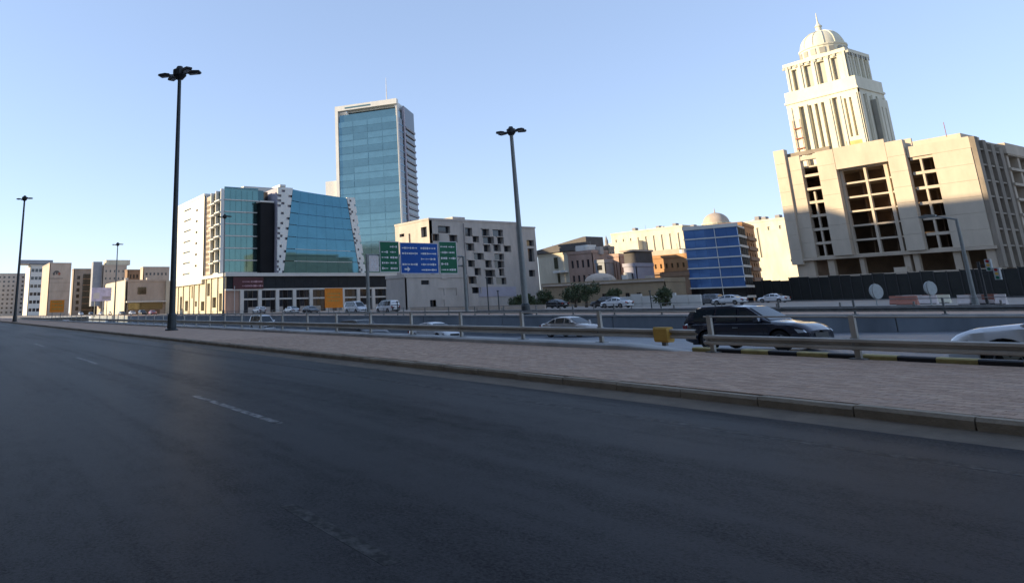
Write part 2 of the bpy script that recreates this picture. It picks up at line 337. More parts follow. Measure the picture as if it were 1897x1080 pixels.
# ------------------------------------------------------------------ buildings: frame and walls
ZG = -.3
class Frame:
    def __init__(s, name, label, xm, yb, Y=None, X=None, rz=0, cat='building', group=None):
        d = ray(xm, yb); t = Y/d.y if Y is not None else X/d.x; o = CAM + d*t
        s.o = Vector((round(o.x, 1), round(o.y, 1), ZG)); s.rz = R(rz)
        s.ux = Vector((math.cos(s.rz), math.sin(s.rz), 0)); s.uy = Vector((-math.sin(s.rz), math.cos(s.rz), 0))
        s.e = empty(name, s.o, s.rz); tag(s.e, label, cat, group)
    def F(s, x, y, off=0):
        d = ray(x, y); q = CAM + d*((s.o + s.uy*off - CAM).dot(s.uy)/d.dot(s.uy)) - s.o; return q.dot(s.ux), q.z
    def S(s, x, y, off=0):
        d = ray(x, y); q = CAM + d*((s.o + s.ux*off - CAM).dot(s.ux)/d.dot(s.ux)) - s.o; return q.dot(s.uy), q.z
def wall(name, parent, plane, u0, u1, z0, z1, ops, m, depth=.4, off=0):
    """flat wall with real openings and reveals; plane F faces -y (u = x), plane S faces +x (u = y)"""
    b = MB(); us = sorted({u0, u1, *[max(u0, min(u1, o[i])) for o in ops for i in (0, 1)]}); zs = sorted({z0, z1, *[max(z0, min(z1, o[i])) for o in ops for i in (2, 3)]})
    def P(u, z, t): return (u, off + t, z) if plane == 'F' else (off - t, u, z)
    for a, c in zip(us, us[1:]):
        zz = z0; run = None
        for e, f in zip(zs, zs[1:]):
            mu, mz = (a+c)/2, (e+f)/2
            hole = any(o[0] < mu < o[1] and o[2] < mz < o[3] for o in ops)
            if not hole:
                if run is None: run = e
            if (hole or f == z1) and run is not None:
                top = e if hole else f
                b.quad(P(a, run, 0), P(c, run, 0), P(c, top, 0), P(a, top, 0)); run = None
    for (a, c, e, f) in ops:
        b.quad(P(a, e, 0), P(a, e, depth), P(a, f, depth), P(a, f, 0)); b.quad(P(c, e, 0), P(c, e, depth), P(c, f, depth), P(c, f, 0))
        b.quad(P(a, e, 0), P(c, e, 0), P(c, e, depth), P(a, e, depth)); b.quad(P(a, f, 0), P(c, f, 0), P(c, f, depth), P(a, f, depth))
    for (a, c) in ((u0, u0), (u1, u1)): b.quad(P(a, z0, 0), P(a, z0, depth), P(a, z1, depth), P(a, z1, 0))
    b.quad(P(u0, z1, 0), P(u1, z1, 0), P(u1, z1, depth), P(u0, z1, depth))
    return link(name, b.mesh(name, m), parent)
def panes(parent, plane, ops, m, depth=.4, off=0, frame=None):
    for (a, c, e, f) in ops:
        d0, d1 = depth-.10, depth-.03
        if plane == 'F': o = bx('window', parent, a-.02, c+.02, off+d0, off+d1, e-.02, f+.02, m)
        else: o = bx('window', parent, off-d1, off-d0, a-.02, c+.02, e-.02, f+.02, m)
        if frame:
            fm = frame; u = (a+c)/2
            if plane == 'F': bx('mullion', parent, u-.06, u+.06, off+d0-.06, off+d0, e, f, fm)
            else: bx('mullion', parent, off-d0, off-d0+.06, u-.06, u+.06, e, f, fm)
def rows(u0, u1, nu, z0, z1, nz, fu=.6, fz=.55):
    out = []; du = (u1-u0)/nu; dz = (z1-z0)/nz
    for i in range(nu):
        for j in range(nz):
            cu_, cz_ = u0 + du*(i+.5), z0 + dz*(j+.5); out.append((cu_-du*fu/2, cu_+du*fu/2, cz_-dz*fz/2, cz_+dz*fz/2))
    return out
def block(f, W, Dp, H, m, opsF=(), opsS=(), wm='glass_dark', depth=.4, x0=0, y0=0, z0=0, cap=True, capm=None, frame=None, core='concrete_dim'):
    """rectangular building body: two seen walls with openings, core behind, parapet"""
    opsF = list(opsF); opsS = list(opsS)
    wall('front_wall', f, 'F', x0-W, x0, z0, H, opsF, m, depth, y0); wall('side_wall', f, 'S', y0+.002, y0+Dp, z0, H, opsS, m, depth, x0)
    panes(f, 'F', opsF, wm, depth, y0, frame); panes(f, 'S', opsS, wm, depth, x0, frame)
    bx('core', f, x0-W+.01, x0-depth-.003, y0+depth+.003, y0+Dp-.01, z0, H-.3, core if opsF or opsS else m)
    if cap:
        cm = capm or m
        for (a, b_, c, d) in ((x0-W-.15, x0+.15, y0-.15, y0+.45), (x0-.45, x0+.15, y0+.455, y0+Dp), (x0-W-.15, x0-W+.45, y0+.455, y0+Dp)):
            bx('parapet', f, a, b_, c, d, H+.003, H+.75, cm)
        if W > 7 and Dp > 5:                                     # tanks, coolers and an aerial on the roof
            for k in range(4):
                u, v, q = x0 - W*random.uniform(.08, .85), y0 + random.uniform(.8, min(Dp, 14)-2), random.uniform(.7, 1.5)
                if k == 3: obj('aerial', MB().tube((u, v, H-.3), (u, v, H+3.2), .05, n=5), 'pole_grey', f)
                elif k == 2: obj('water_tank', MB().tube((u, v, H-.3), (u, v, H+1.7), .6*q, n=12), 'white_trim', f)
                else: bx('cooling_unit', f, u, u+1.4*q, v, v+1.1*q, H-.3, H+.5+q, 'grey_stone')

# ---------- unfinished concrete building
def concrete_building():
    f = Frame('concrete_building', 'unfinished beige concrete building with open dark floors behind black hoarding', 1864, 545, Y=145); e = f.e
    H = 28.2; zb = 8.4; rowz = [zb + i*2.65 for i in range(7)]
    # (u0,u1) solid panels standing proud, and recessed bays
    c1 = (-26.4, -23.2); ctr = (-20.0, -12.0); c3 = (-8.6, -5.3)
    def panel(u0, u1, z0, z1, y, d=1.2, m='concrete_panel'):
        # lift lines: each pour is a panel of its own
        n = max(1, int((z1-z0)/2.6)); dz = (z1-z0)/n
        for k in range(n): bx('cladding_panel', e, u0, u1, y, y+d, z0+k*dz+(.03 if k else 0), z0+(k+1)*dz, m)
    panel(-31.0, -28.9, 7.2, 30.2, -.5); panel(-28.88, -26.45, 8.4, 28.5, .0)
    panel(-23.15, -20.05, 8.4, 28.4, -.7); panel(-20.0, -11.6, 24.4, 28.5, -.65); panel(-11.55, -8.9, 8.4, 27.8, -.65)
    bx('cladding_panel', e, -8.85, -.02, 0, 1.2, 24.5, 26.4, 'concrete_panel'); panel(-5.25, -.02, 8.4, 24.45, -.1)
    bx('cladding_panel', e, -26.4, -23.2, .1, 1.0, 27.4, 28.2, 'concrete_panel')
    # bay slabs and mullions
    for (a, b_), y in ((c1, .35), (c3, .3)):
        for k in range(7 if (a, b_) == c1 else 7):
            z = rowz[k] if k < 6 else 24.3
            bx('floor_edge', e, a-.03, b_+.03, y, y+.7, z-.28, z+.22, 'concrete_panel')
        bx('pier', e, (a+b_)/2-.4, (a+b_)/2-.1, y+.05, y+.5, 8.4, 21.0 if (a, b_) == c1 else 24.3, 'concrete_panel')
    for k in range(7):
        bx('floor_edge', e, ctr[0], ctr[1]-.02, .5, 1.1, rowz[k]-.18, rowz[k]+.14, 'concrete_panel')
    for u, wd in ((-20.0, .35), (-16.1, .4), (-12.85, .55), (-12.0, .40)): bx('pier', e, u, u+wd, .42, 1.05, 8.4, 24.38, 'concrete_panel')
    # floors, back walls and columns inside
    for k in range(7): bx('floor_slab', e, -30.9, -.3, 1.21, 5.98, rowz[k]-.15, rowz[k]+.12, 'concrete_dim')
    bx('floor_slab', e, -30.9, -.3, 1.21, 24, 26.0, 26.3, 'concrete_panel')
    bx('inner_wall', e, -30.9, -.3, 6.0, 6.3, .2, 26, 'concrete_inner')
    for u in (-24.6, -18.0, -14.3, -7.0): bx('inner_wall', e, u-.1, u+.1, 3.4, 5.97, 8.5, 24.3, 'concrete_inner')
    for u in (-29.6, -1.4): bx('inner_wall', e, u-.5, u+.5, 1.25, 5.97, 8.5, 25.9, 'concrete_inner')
    # open ground storeys
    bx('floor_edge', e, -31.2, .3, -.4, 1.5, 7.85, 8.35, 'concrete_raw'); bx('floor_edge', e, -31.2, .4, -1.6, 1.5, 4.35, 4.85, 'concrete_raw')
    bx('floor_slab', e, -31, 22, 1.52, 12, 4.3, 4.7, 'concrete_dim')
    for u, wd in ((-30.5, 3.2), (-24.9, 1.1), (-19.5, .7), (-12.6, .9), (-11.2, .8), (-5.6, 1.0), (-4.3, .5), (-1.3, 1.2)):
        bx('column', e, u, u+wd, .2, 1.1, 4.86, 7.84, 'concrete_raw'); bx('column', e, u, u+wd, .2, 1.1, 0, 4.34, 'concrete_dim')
    bx('loose_block', e, -13.8, -11.9, -1.3, -.3, 4.87, 5.7, 'concrete_panel')
    # roof pieces
    bx('parapet', e, -11.5, -8.9, 3, 3.4, 26.4, 28.4, 'concrete_panel'); bx('roof_room', e, -12.5, -3.5, 8, 16, 26.4, 28.6, 'concrete_panel')
    bx('roof_slab', e, -28.8, -21, .5, 1.1, 28.52, 29.3, 'concrete_dim')
    # right side in shade, also put into the dim colour: deep vertical fins, open floors behind
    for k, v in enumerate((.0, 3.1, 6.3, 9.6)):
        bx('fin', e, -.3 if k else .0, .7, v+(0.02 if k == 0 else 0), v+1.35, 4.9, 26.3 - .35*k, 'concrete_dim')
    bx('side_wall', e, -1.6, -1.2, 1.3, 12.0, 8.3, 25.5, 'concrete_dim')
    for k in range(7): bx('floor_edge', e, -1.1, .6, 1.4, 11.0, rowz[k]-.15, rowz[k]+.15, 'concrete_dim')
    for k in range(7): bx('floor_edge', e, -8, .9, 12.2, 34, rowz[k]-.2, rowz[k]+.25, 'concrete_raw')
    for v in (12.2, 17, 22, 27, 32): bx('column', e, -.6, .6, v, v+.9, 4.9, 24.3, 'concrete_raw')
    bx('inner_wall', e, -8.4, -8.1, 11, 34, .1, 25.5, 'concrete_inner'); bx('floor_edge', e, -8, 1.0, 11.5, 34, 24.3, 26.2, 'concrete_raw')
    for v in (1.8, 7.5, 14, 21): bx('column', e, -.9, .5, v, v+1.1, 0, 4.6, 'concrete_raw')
    for u, v in ((-29.7, .2), (-18, .1), (-3, .15)): obj('rebar', MB().tube((u, v+.5, 27), (u, v+.5, 29.6), .05, n=6), 'rust_red', e)
    return f
concrete_building()
# cream tower with dome
def cream_tower():
    f = Frame('domed_tower', 'tall cream stone tower with ribbed dome rising behind the concrete building', 1657, 500, Y=185, cat='tower'); e = f.e
    W = 16.4; Dp = 13.2; cxm, cym = -W/2, Dp/2
    z1 = 49.4
    def tier(x0, x1, y0, y1, za, zb, sl, m='cream_stone', wm='cream_dark', dep=.9):
        W_ = x1-x0
        opsF = [(x0 + a*W_, x0 + b*W_, c, d) for a, b, c, d in sl]; opsS = [(y0 + a*(y1-y0), y0 + b*(y1-y0), c, d) for a, b, c, d in sl]
        wall('tier_wall', e, 'F', x0, x1, za, zb, opsF, m, dep, y0); wall('tier_wall', e, 'S', y0+.002, y1, za, zb, opsS, m, dep, x1)
        panes(e, 'F', opsF, wm, dep, y0); panes(e, 'S', opsS, wm, dep, x1)
        bx('core', e, x0+.01, x1-dep-.003, y0+dep+.003, y1, za, zb-.02, m)
    sl = [(.175, .245, 30, 48.2), (.31, .355, 30, 48), (.40, .445, 30, 48), (.49, .535, 30, 48), (.645, .725, 30, 48.4), (.80, .83, 38, 47.6), (.87, .90, 38, 47.6)]
    tier(-W, 0, 0, Dp, 20, z1, sl)
    # piers, horizontal mouldings
    for a in (.05, .155, .28, .60, .745, .96): bx('rib', e, -W + a*W-.35, -W + a*W+.35, -.22, -.003, 24, 48.4, 'cream_stone')
    for a in (.05, .3, .5, .7, .95): bx('rib', e, .003, .22, a*Dp-.4, a*Dp+.4, 24, 48.4, 'cream_stone')
    bx('cornice', e, -W-.28, .28, -.28, Dp+.2, z1, z1+.5, 'cream_stone'); bx('cornice', e, -W-.02, .02, -.02, Dp, z1+.51, z1+3.2, 'cream_stone')
    # upper tier
    x0, x1, y0, y1 = -W+.9, -1.5, .8, Dp-.9; zt = 59.4
    sl2 = [(.10, .19, 52.6, 58.4), (.31, .44, 52.6, 58.6), (.53, .66, 52.6, 58.6), (.77, .87, 52.6, 58.6)]
    tier(x0, x1, y0, y1, 52.6, zt, sl2)
    for k in range(6): a = (.03, .25, .485, .72, .95, .985)[k]; bx('column', e, x0+a*(x1-x0)-.28, x0+a*(x1-x0)+.28, y0-.3, y0-.003, 52.6, zt-.02, 'cream_stone')
    for a in (.06, .3, .5, .7, .94): bx('column', e, x1+.003, x1+.3, y0+a*(y1-y0)-.3, y0+a*(y1-y0)+.3, 52, zt-.02, 'cream_stone')
    bx('cornice', e, x0-.35, x1+.35, y0-.35, y1+.3, zt, zt+.9, 'cream_stone')
    for k in range(11): bx('bracket', e, x0-.6+k*1.5, x0+.05+k*1.5, y0-.32, y0-.1, zt-.6, zt-.003, 'cream_dark')
    for k in range(10): bx('bracket', e, x1+.1, x1+.32, y0+.4+k*1.2, y0+.9+k*1.2, zt-.7, zt-.003, 'cream_dark')
    # drum, dome, lantern
    c = ((x0+x1)/2, (y0+y1)/2, 0)
    obj('drum', MB().lathe([(5.6, 60.3), (5.6, 60.7), (5.1, 60.8), (5.1, 62.9), (5.3, 63.0), (5.3, 63.4), (0, 63.4)], 28, c), 'cream_stone', e)
    for k in range(16):
        t = 2*math.pi*k/16; p = (c[0]+5.1*math.cos(t), c[1]+5.1*math.sin(t)); o = bx('window', e, -.12, .12, -.65, .65, 0, 1, 'cream_dark'); o.location = (*p, 61.7); o.scale = (.2, 1.2, 1.5); o.rotation_euler = (0, 0, t)
    prof = [(4.75*math.cos(a)**.9, 63.4 + 4.7*math.sin(a)) for a in [i*math.pi/2/12 for i in range(12)]] + [(.7, 68.1)]
    dm = obj('dome', MB().lathe(prof, 32, c), 'cream_stone', e, smooth=True)
    rib = MB()
    for k in range(12):
        t = 2*math.pi*k/12; pts = [Vector((c[0]+(p[0]+.03)*math.cos(t), c[1]+(p[0]+.03)*math.sin(t), p[1]+.03)) for p in prof]
        for a, b_ in zip(pts, pts[1:]): rib.tube(a, b_, .13, n=6, cap=False)
    obj('dome_ribs', rib, 'cream_stone', dm)
    obj('lantern', MB().lathe([(1.0, 67.7), (1.0, 68.1), (.65, 68.2), (.65, 69.4), (.9, 69.5), (.4, 70.2), (.2, 70.8), (.06, 73.4), (0, 73.4)], 14, c), 'cream_stone', e)
    # patches of bare render
    bx('render_patch', e, -W+1.1, -W+2.6, -.03, -.006, 25, 33, 'gold_patch'); bx('render_patch', e, -4.3, -.9, -.03, -.006, 24, 37, 'gold_patch')
    for k in range(7): bx('scaffold_board', e, -W+1.0, -W+2.7, -.5, -.1, 27+k*2.6, 27.25+k*2.6, 'rust_red')
    obj('scaffold_pole', MB().tube((-W+1.0, -.45, 26), (-W+1.0, -.45, 45), .07, n=6), 'rust_red', e); obj('scaffold_pole', MB().tube((-W+2.7, -.45, 26), (-W+2.7, -.45, 45), .07, n=6), 'rust_red', e)
    # stair block on the right side
    wall('stair_block', e, 'S', 5.5, 10, 20, 47.0, [(6.4, 6.9, 26, 45), (8.2, 8.7, 26, 45)], 'cream_stone', .5, 1.6); bx('stair_core', e, .05, 1.09, 5.5, 10, 20, 47, 'cream_dark')
cream_tower()
# black hoarding
hf = Frame('hoarding', 'long black construction hoarding in front of the unfinished concrete building', 1990, 555, Y=136, cat='fence'); hx0 = hf.F(1398, 540)[0]
n = 26; dx = -hx0/n
for k in range(n):
    a = hx0 + k*dx; hgt = 4.5 + .12*math.sin(k*1.7) - (0.0 if k > 3 else .3); bx('hoarding_panel', hf.e, a+.03, a+dx-.03, 0, .08, .05, hgt, 'hoarding'); bx('post', hf.e, a-.07, a+.07, -.1, -.003, 0, hgt+.12, 'hoarding_post')

# ---------- blue glass office
f = Frame('blue_office', 'small blue glass office block with white floor bands', 1384, 545, Y=125, rz=20)
W = -f.F(1275, 500)[0]; H = 14.0; e = f.e
nf = 7; z0 = 1.2; fh_ = (H-z0)/nf; Dp = 7
bx('core', e, -W+.4, -.4, .4, Dp, 0, H-.1, 'glass_black')
for k in range(nf):
    za, zb = z0+k*fh_, z0+(k+1)*fh_
    n = 5
    for j in range(n):
        a = -W + .05 + j*(W-.1)/n; bx('pane', e, a+.012, a+(W-.1)/n-.012, .06+.02*random.random(), .3, za+.20, zb-.02, 'glass_royal' if k > 0 else 'glass_black')
    for j in range(4): bx('pane', e, -.3, -.05, .3+j*Dp/4+.05, .3+(j+1)*Dp/4-.2, za+.42, zb, 'slot_black')
    bx('floor_band', e, -W-.1, .12, -.14, .32, za-.02, za+.19, 'white_trim'); bx('floor_band', e, -.32, .12, .33, Dp, za-.02, za+.40, 'white_trim')
bx('floor_band', e, -W-.1, .12, -.14, .4, H+.003, H+.7, 'white_trim'); bx('roof', e, -W+.2, -.1, .42, Dp, H+.003, H+.4, 'white_trim')
bx('centre_mullion', e, -W*.42, -W*.42+.10, -.03, .055, z0, H, 'white_trim')
for a in (-W+.3, -W*.66, -W*.33, -.5): bx('column', e, a-.2, a+.2, .05, .4, 0, 1.15, 'white_trim')
# ---------- orange apartment behind it
f = Frame('orange_apartment_block', 'orange brown apartment block just behind the blue office', 1397, 560, Y=165, rz=20)
ops = rows(-4.6, -.4, 3, 5, 17.2, 5, .4, .45); opsS = rows(.6, 12, 4, 5, 17.2, 5, .45, .5)
block(f.e, 5.0, 14, 18.2, 'orange_wall', ops, opsS, 'glass_dark', .3)
for k in range(5): bx('balcony', f.e, .003, .8, 1.0, 11, 5.0+k*2.44-.1, 5.0+k*2.44+.75, 'brown_wall')
# ---------- long cream palace
f = Frame('cream_palace', 'long sunlit cream building with central dome on the skyline', 1512, 560, Y=260); e = f.e
Wp = 82
block(e, 46, 40, 28.0, 'cream_wall', [(a, a+.9, 15, 26) for a in [-45+4.1*i for i in range(11)]], [], 'cream_dark', .5)
block(e, 36, 30, 29.8, 'cream_wall', [(a, a+.9, 14, 27.5) for a in [-80+3.9*i for i in range(9)]], rows(3, 26, 5, 12, 27, 3, .3, .5), 'cream_dark', .5, x0=-46.2)
dc = (-39, 12, 0)
obj('drum', MB().lathe([(5.2, 28), (5.2, 30.2), (5.5, 30.3), (5.5, 30.8), (0, 30.8)], 20, dc), 'cream_wall', e)
obj('dome', MB().lathe([(4.9*math.cos(a), 30.8+4.3*math.sin(a)) for a in [i*math.pi/2/8 for i in range(8)]] + [(.25, 35.2), (.08, 37), (0, 37)], 22, dc), 'beige_wall', e, smooth=True)
for u, s_ in ((-72, 1.4), (-60, 1.0), (-52, 1.2), (-44, 1.5), (-17.5, 1.6), (-15, 1.2), (-10, 1.3), (-6, 1.0)):
    bx('roof_unit', e, u, u+1.6, 2, 4, 28.8 if u > -46 else 30.6, (28.8 if u > -46 else 30.6)+s_, 'grey_stone_dark')
bx('wing', e, -82.1, -66, -3, -.01, 0, 26, 'cream_wall'); bx('wing', e, -12, .2, -2.5, -.01, 0, 24.5, 'cream_wall')

# ---------- grey stone building with scattered windows
f = Frame('grey_stone_building', 'grey stone building with scattered square recessed windows and flat roof', 803, 572, Y=100); e = f.e
def crop4(x, y): return 660 + x/4.5, 380 + y/4.5
lst = [(680, 780, 175, 235), (630, 690, 240, 300), (775, 835, 250, 310), (905, 965, 190, 260), (1045, 1100, 200, 260), (1135, 1220, 205, 265), (970, 1015, 260, 310), (1055, 1140, 265, 320), (1175, 1220, 268, 325),
       (915, 975, 320, 380), (1060, 1110, 330, 390), (1140, 1195, 330, 385), (1230, 1280, 340, 390), (980, 1055, 400, 455), (1150, 1230, 405, 460), (930, 980, 460, 515), (1075, 1120, 460, 520), (1150, 1225, 465, 525),
       (985, 1030, 525, 585), (1075, 1150, 540, 595), (1190, 1225, 530, 590), (935, 995, 595, 655), (1080, 1140, 600, 660), (1165, 1250, 605, 660), (965, 1030, 685, 735)]
ops = []
for (a, b_, c, d) in lst:
    y0, z1 = f.S(*crop4(a, c)); y1, _ = f.S(*crop4(b_, c)); _, z0 = f.S(*crop4((a+b_)/2, d)); _, z1 = f.S(*crop4((a+b_)/2, c)); ops.append((max(.4, y0), max(.9, y1), z0, z1))
ops2 = []
for (a, b_, c, d) in [(1430, 1490, 290, 340), (1440, 1490, 360, 470), (1450, 1500, 540, 595)]:
    y0, z1 = f.S(*crop4(a, c)); y1, _ = f.S(*crop4(b_, c)); _, z0 = f.S(*crop4(a, d)); ops2.append((y0, y1, z0, z1))
opsF = [(-8.9, -8.1, 12, 19), (-3.4, -.8, 17.5, 20), (-13, -10.8, 18.5, 19.3), (-12, -10, 13, 14.6), (-5, -3.4, 12.5, 14.5)]
wall('front_wall', e, 'F', -15, 0, 0, 21.5, opsF, 'grey_stone', .9, 0); panes(e, 'F', opsF, 'glass_dark', .9, 0)
yA = 29.3
wall('side_wall', e, 'S', .002, yA, 0, 21.5, ops, 'grey_stone', 1.0, 0); panes(e, 'S', ops, 'glass_dark', 1.0, 0)
wall('side_wall', e, 'S', yA+.01, 35.6, 0, 20.6, ops2, 'grey_stone', 1.0, -.5); panes(e, 'S', ops2, 'glass_dark', 1.0, -.5)
bx('core', e, -14.9, -1.01, 1.0, yA-.1, 0, 21.2, 'grey_stone_dark'); bx('core', e, -14.9, -1.52, yA, 35.5, 0, 20.2, 'grey_stone_dark')
bx('roof_slab', e, -15.1, .12, -.12, yA, 21.503, 22.0, 'grey_stone'); bx('roof_slab', e, -15.1, -.3, yA+.01, 35.7, 20.603, 21.0, 'grey_stone')
bx('roof_room', e, -11, -2, 9, 13, 22.01, 22.9, 'grey_stone')
for (a, b_, c, d) in ops:                                                    # projecting square reveals beside the windows
    if random.random() < .75: bx('window_fin', e, .003, .35, b_, b_+.22, c, d, 'grey_stone'); bx('lintel', e, .003, .3, a-.2, b_+.22, d, d+.18, 'grey_stone')
bx('band_panel', e, .003, .12, 14.2, 26.5, 2.9, 5.3, 'mauve_panel')
bx('downpipe', e, .003, .2, 10.6, 10.8, .1, 21, 'grey_stone_dark'); bx('downpipe', e, .003, .2, 28.4, 28.7, .1, 21, 'grey_stone_dark')
# annex in front, to the left of the big face
a0 = f.S(752, 530)[0]
opsL = [(f.S(812, 540)[0], f.S(823, 540)[0], 3.6, 5.3), (f.S(826, 540)[0], f.S(845, 540)[0], 3.6, 5.3)]
an = Frame('stone_annex', 'low grey stone annex beside the podium under the road signs', 752, 575, Y=92); 
oS = [(an.S(780, 520)[0], an.S(795, 520)[0], 6.0, 7.0), (an.S(812, 540)[0], an.S(823, 540)[0], 3.4, 5.1), (an.S(826, 540)[0], an.S(846, 540)[0], 3.4, 5.1), (an.S(797, 560)[0], an.S(808, 560)[0], .3, 2.4), (an.S(818, 565)[0], an.S(824, 565)[0], .3, 2.4)]
block(an.e, 8, 18.5, 7.6, 'grey_stone', [], oS, 'glass_dark', .5)

# ---------- left cluster: podium, white block, teal block, slanted glass
f = Frame('shopping_podium', 'two storey shopping podium with dark fascia and white columns', 418, 578, X=-190); e = f.e
Ls = 60.5
bx('core', e, -52, -2.2, 1.5, Ls, 0, 10.6, 'beige_dark')
bx('cornice', e, -52, .9, -.6, Ls+.4, 10.62, 11.6, 'white_trim')
for k in range(20):
    a = -1.0 + k*3.05 + 1.0; bx('fascia_panel', e, -2.15, .2, a+.02, a+3.03, 7.15, 10.6, 'fascia_dark')
y0 = f.S(431, 525)[0]; y1 = f.S(487, 525)[0]
sg = bx('shop_sign', e, .22, .42, y0, y1, 7.0, 10.4, 'fascia_red')
lt = MB()
for rz_, zc, n_ in ((0, 9.1, 9), (1, 7.9, 12)):
    yy = y0 + (y1-y0)*.30
    while yy < y1 - .5:
        ww = random.uniform(.18, .5); hh = random.uniform(.14, .55); lt.box(.425, .47, yy, yy+ww, zc-hh/2, zc+hh/2); yy += ww + random.uniform(.05, .2)
obj('lettering', lt, 'letter_pink', e)
bx('beam', e, -.4, .25, -.2, Ls, 6.6, 7.1, 'white_trim')
for k in range(11):
    v = 4.8 + k*5.55
    bx('column', e, -.3, .35, v-.55, v+.55, 0, 6.59, 'white_trim'); bx('transom', e, -.25, -.05, v+.56, v+4.98, 3.9, 4.35, 'white_trim')
    for j in range(3):
        a = v+.6+j*1.46; bx('window', e, -.42, -.3, a+.06, a+1.38, 4.36, 6.55, 'glass_dark' if j != 1 else 'glass_black'); bx('window', e, -.42, -.3, a+.06, a+1.38, 1.9 if (k+j) % 3 else .4, 3.88, 'glass_black' if (k+j) % 2 else 'glass_dark')
        if (k+j) % 3: bx('shop_wall', e, -.5, -.28, a, a+1.44, 0, 1.85, 'grey_stone')
    bx('backing', e, -2.1, -.45, v+.55, v+5.0, 0, 6.55, 'beige_wall' if k % 3 == 0 else 'beige_dark')
bx('shop_wall', e, -2.1, -.3, .0, 4.2, 0, 6.58, 'pink_wall')
# sunlit front of the podium
opsF = [(-40, -36, 1.2, 4.5), (-33, -31, 5.2, 9), (-29, -27, 2.5, 4.2), (-23, -19.5, 1.2, 4.0), (-17, -14.5, 5.5, 9.3), (-12, -8.5, 2.0, 5.0), (-6, -3.5, 1.0, 6.0), (-46, -43, 1.5, 6)]
wall('front_wall', e, 'F', -52, -2.2, 0, 10.6, opsF, 'cream_wall', .8, .1); panes(e, 'F', opsF, 'glass_bronze', .8, .1)
for u in (-48, -42, -35, -30.2, -25, -18, -13, -7.2): bx('pilaster', e, u-.35, u+.35, -.25, .09, 0, 10.5, 'cream_wall')
bx('white_wing', e, -52, -20, -.8, .08, 9.4, 10.58, 'white_trim')

f = Frame('white_block', 'sunlit plain white office block above the podium on the left', 374, 578, X=-211); e = f.e
ops = [(-8.6, -6.6, 15+3.6*k, 15.7+3.6*k) for k in range(6)] + [(-22, -14, 13+3.6*k, 13.5+3.6*k) for k in range(7)]
block(e, 31, 14, 37.0, 'white_wall', ops, [], 'glass_bronze', .4, z0=11.7-.3)
f.e.location.z = ZG
f = Frame('teal_glass_block', 'teal glass office block with white floor bands and stacked balconies', 408, 578, X=-197); e = f.e
H = 37.4; ye = f.S(478, 430)[0]; nz = 7; z0 = 11.9; fz_ = (H-z0)/nz
bx('core', e, -12.5, -.7, .7, ye+3.5, z0, H-.3, 'glass_black')
for k in range(nz):
    za, zb = z0+k*fz_, z0+(k+1)*fz_
    n = 6
    for j in range(n):
        a = .75 + j*(ye-.75)/n; bx('pane', e, -.35, -.05-.03*random.random(), a+.04, a+(ye-.75)/n-.04, za+.38, zb-.03, 'glass_teal')
    bx('floor_band', e, -.5, .35, .72, ye+1.8, za, za+.32, 'white_trim'); bx('pane', e, -.6, -.3, ye+.02, ye+1.9, za+.36, zb-.03, 'glass_teal_dark')
    # balconies on the sunlit side
    for (a, b_, d) in ((-4.2, -.2, .6), (-9.0, -5.0, 1.4)):
        bx('balcony_slab', e, a-.3, b_+.3, -1.0, .69, za-.2-(0 if b_ > -1 else .4), za+.15-(0 if b_ > -1 else .4), 'white_wall')
        bx('balcony_window', e, a, b_, .45, .68, za+.2, zb-.5, 'glass_bronze' if b_ < -1 else 'glass_teal_dark')
    for u in (-9.35, -4.65, .0): bx('balcony_pier', e, u-.3, u+.1, -.4, .68, za+.16, zb-.21, 'white_wall')
bx('parapet', e, -.5, .1, .72, ye, H+.003, H+.5, 'spandrel_teal')
# lattice panel
lat = []; u = -14.8
for j in range(14):
    for i in range(5):
        a = -15.0 + i*1.1 + (.55 if j % 2 else 0); z = 13 + j*1.62; lat.append((a, a+.62, z, z+.95))
wall('lattice_panel', e, 'F', -15.6, -9.5, 11.9, 36.4, lat, 'beige_wall', .3, -.3); bx('lattice_backing', e, -15.5, -9.6, .05, .3, 11.9, 36.3, 'glass_bronze')
# slanted glass building and dark slot
f = Frame('slanted_glass_block', 'blue slanted glass building with perforated white flanks above the podium', 484, 578, X=-193); e = f.e
yb0 = f.S(485, 450)[0]; yb1 = f.S(510, 450)[0]
bx('dark_slot', e, -9, -1.0, yb0, yb1, 11.6, 33.2, 'slot_black'); bx('slot_cap', e, -9, -.8, yb0-.3, yb1, 33.21, 33.7, 'white_trim')
A = f.S(523, 505); Bq = f.S(541, 351); Cq = f.S(640, 367); Dq = f.S(663, 505)
zb_, nrow, ncol = 11.6, 7, 7
def edge(t, top):        # left and right slanting edges
    return (A[0] + (Bq[0]-A[0])*t, Dq[0] + (Cq[0]-Dq[0])*t)
def ztop(s): return Bq[1] + (Cq[1]-Bq[1])*(s**.75)
for i in range(nrow):
    for j in range(ncol):
        t0, t1 = i/nrow, (i+1)/nrow; s0, s1 = j/ncol, (j+1)/ncol
        def pt(s, t):
            l_, r_ = edge(t, 0); z = zb_ + (ztop(s) - zb_)*t; return (.9 - .3*t, l_ + (r_-l_)*s, z)
        q = [pt(s0+.001, t0+.004), pt(s1-.001, t0+.004), pt(s1-.001, t1-.004), pt(s0+.001, t1-.004)]
        b = MB(); b.add(q + [(p[0]-.25, p[1], p[2]) for p in q], [(0, 1, 2, 3), (7, 6, 5, 4), (0, 4, 5, 1), (1, 5, 6, 2), (2, 6, 7, 3), (3, 7, 4, 0)])
        obj('pane', b, 'glass_blue', e)
    p0, p1 = pt(0, (i)/nrow), None
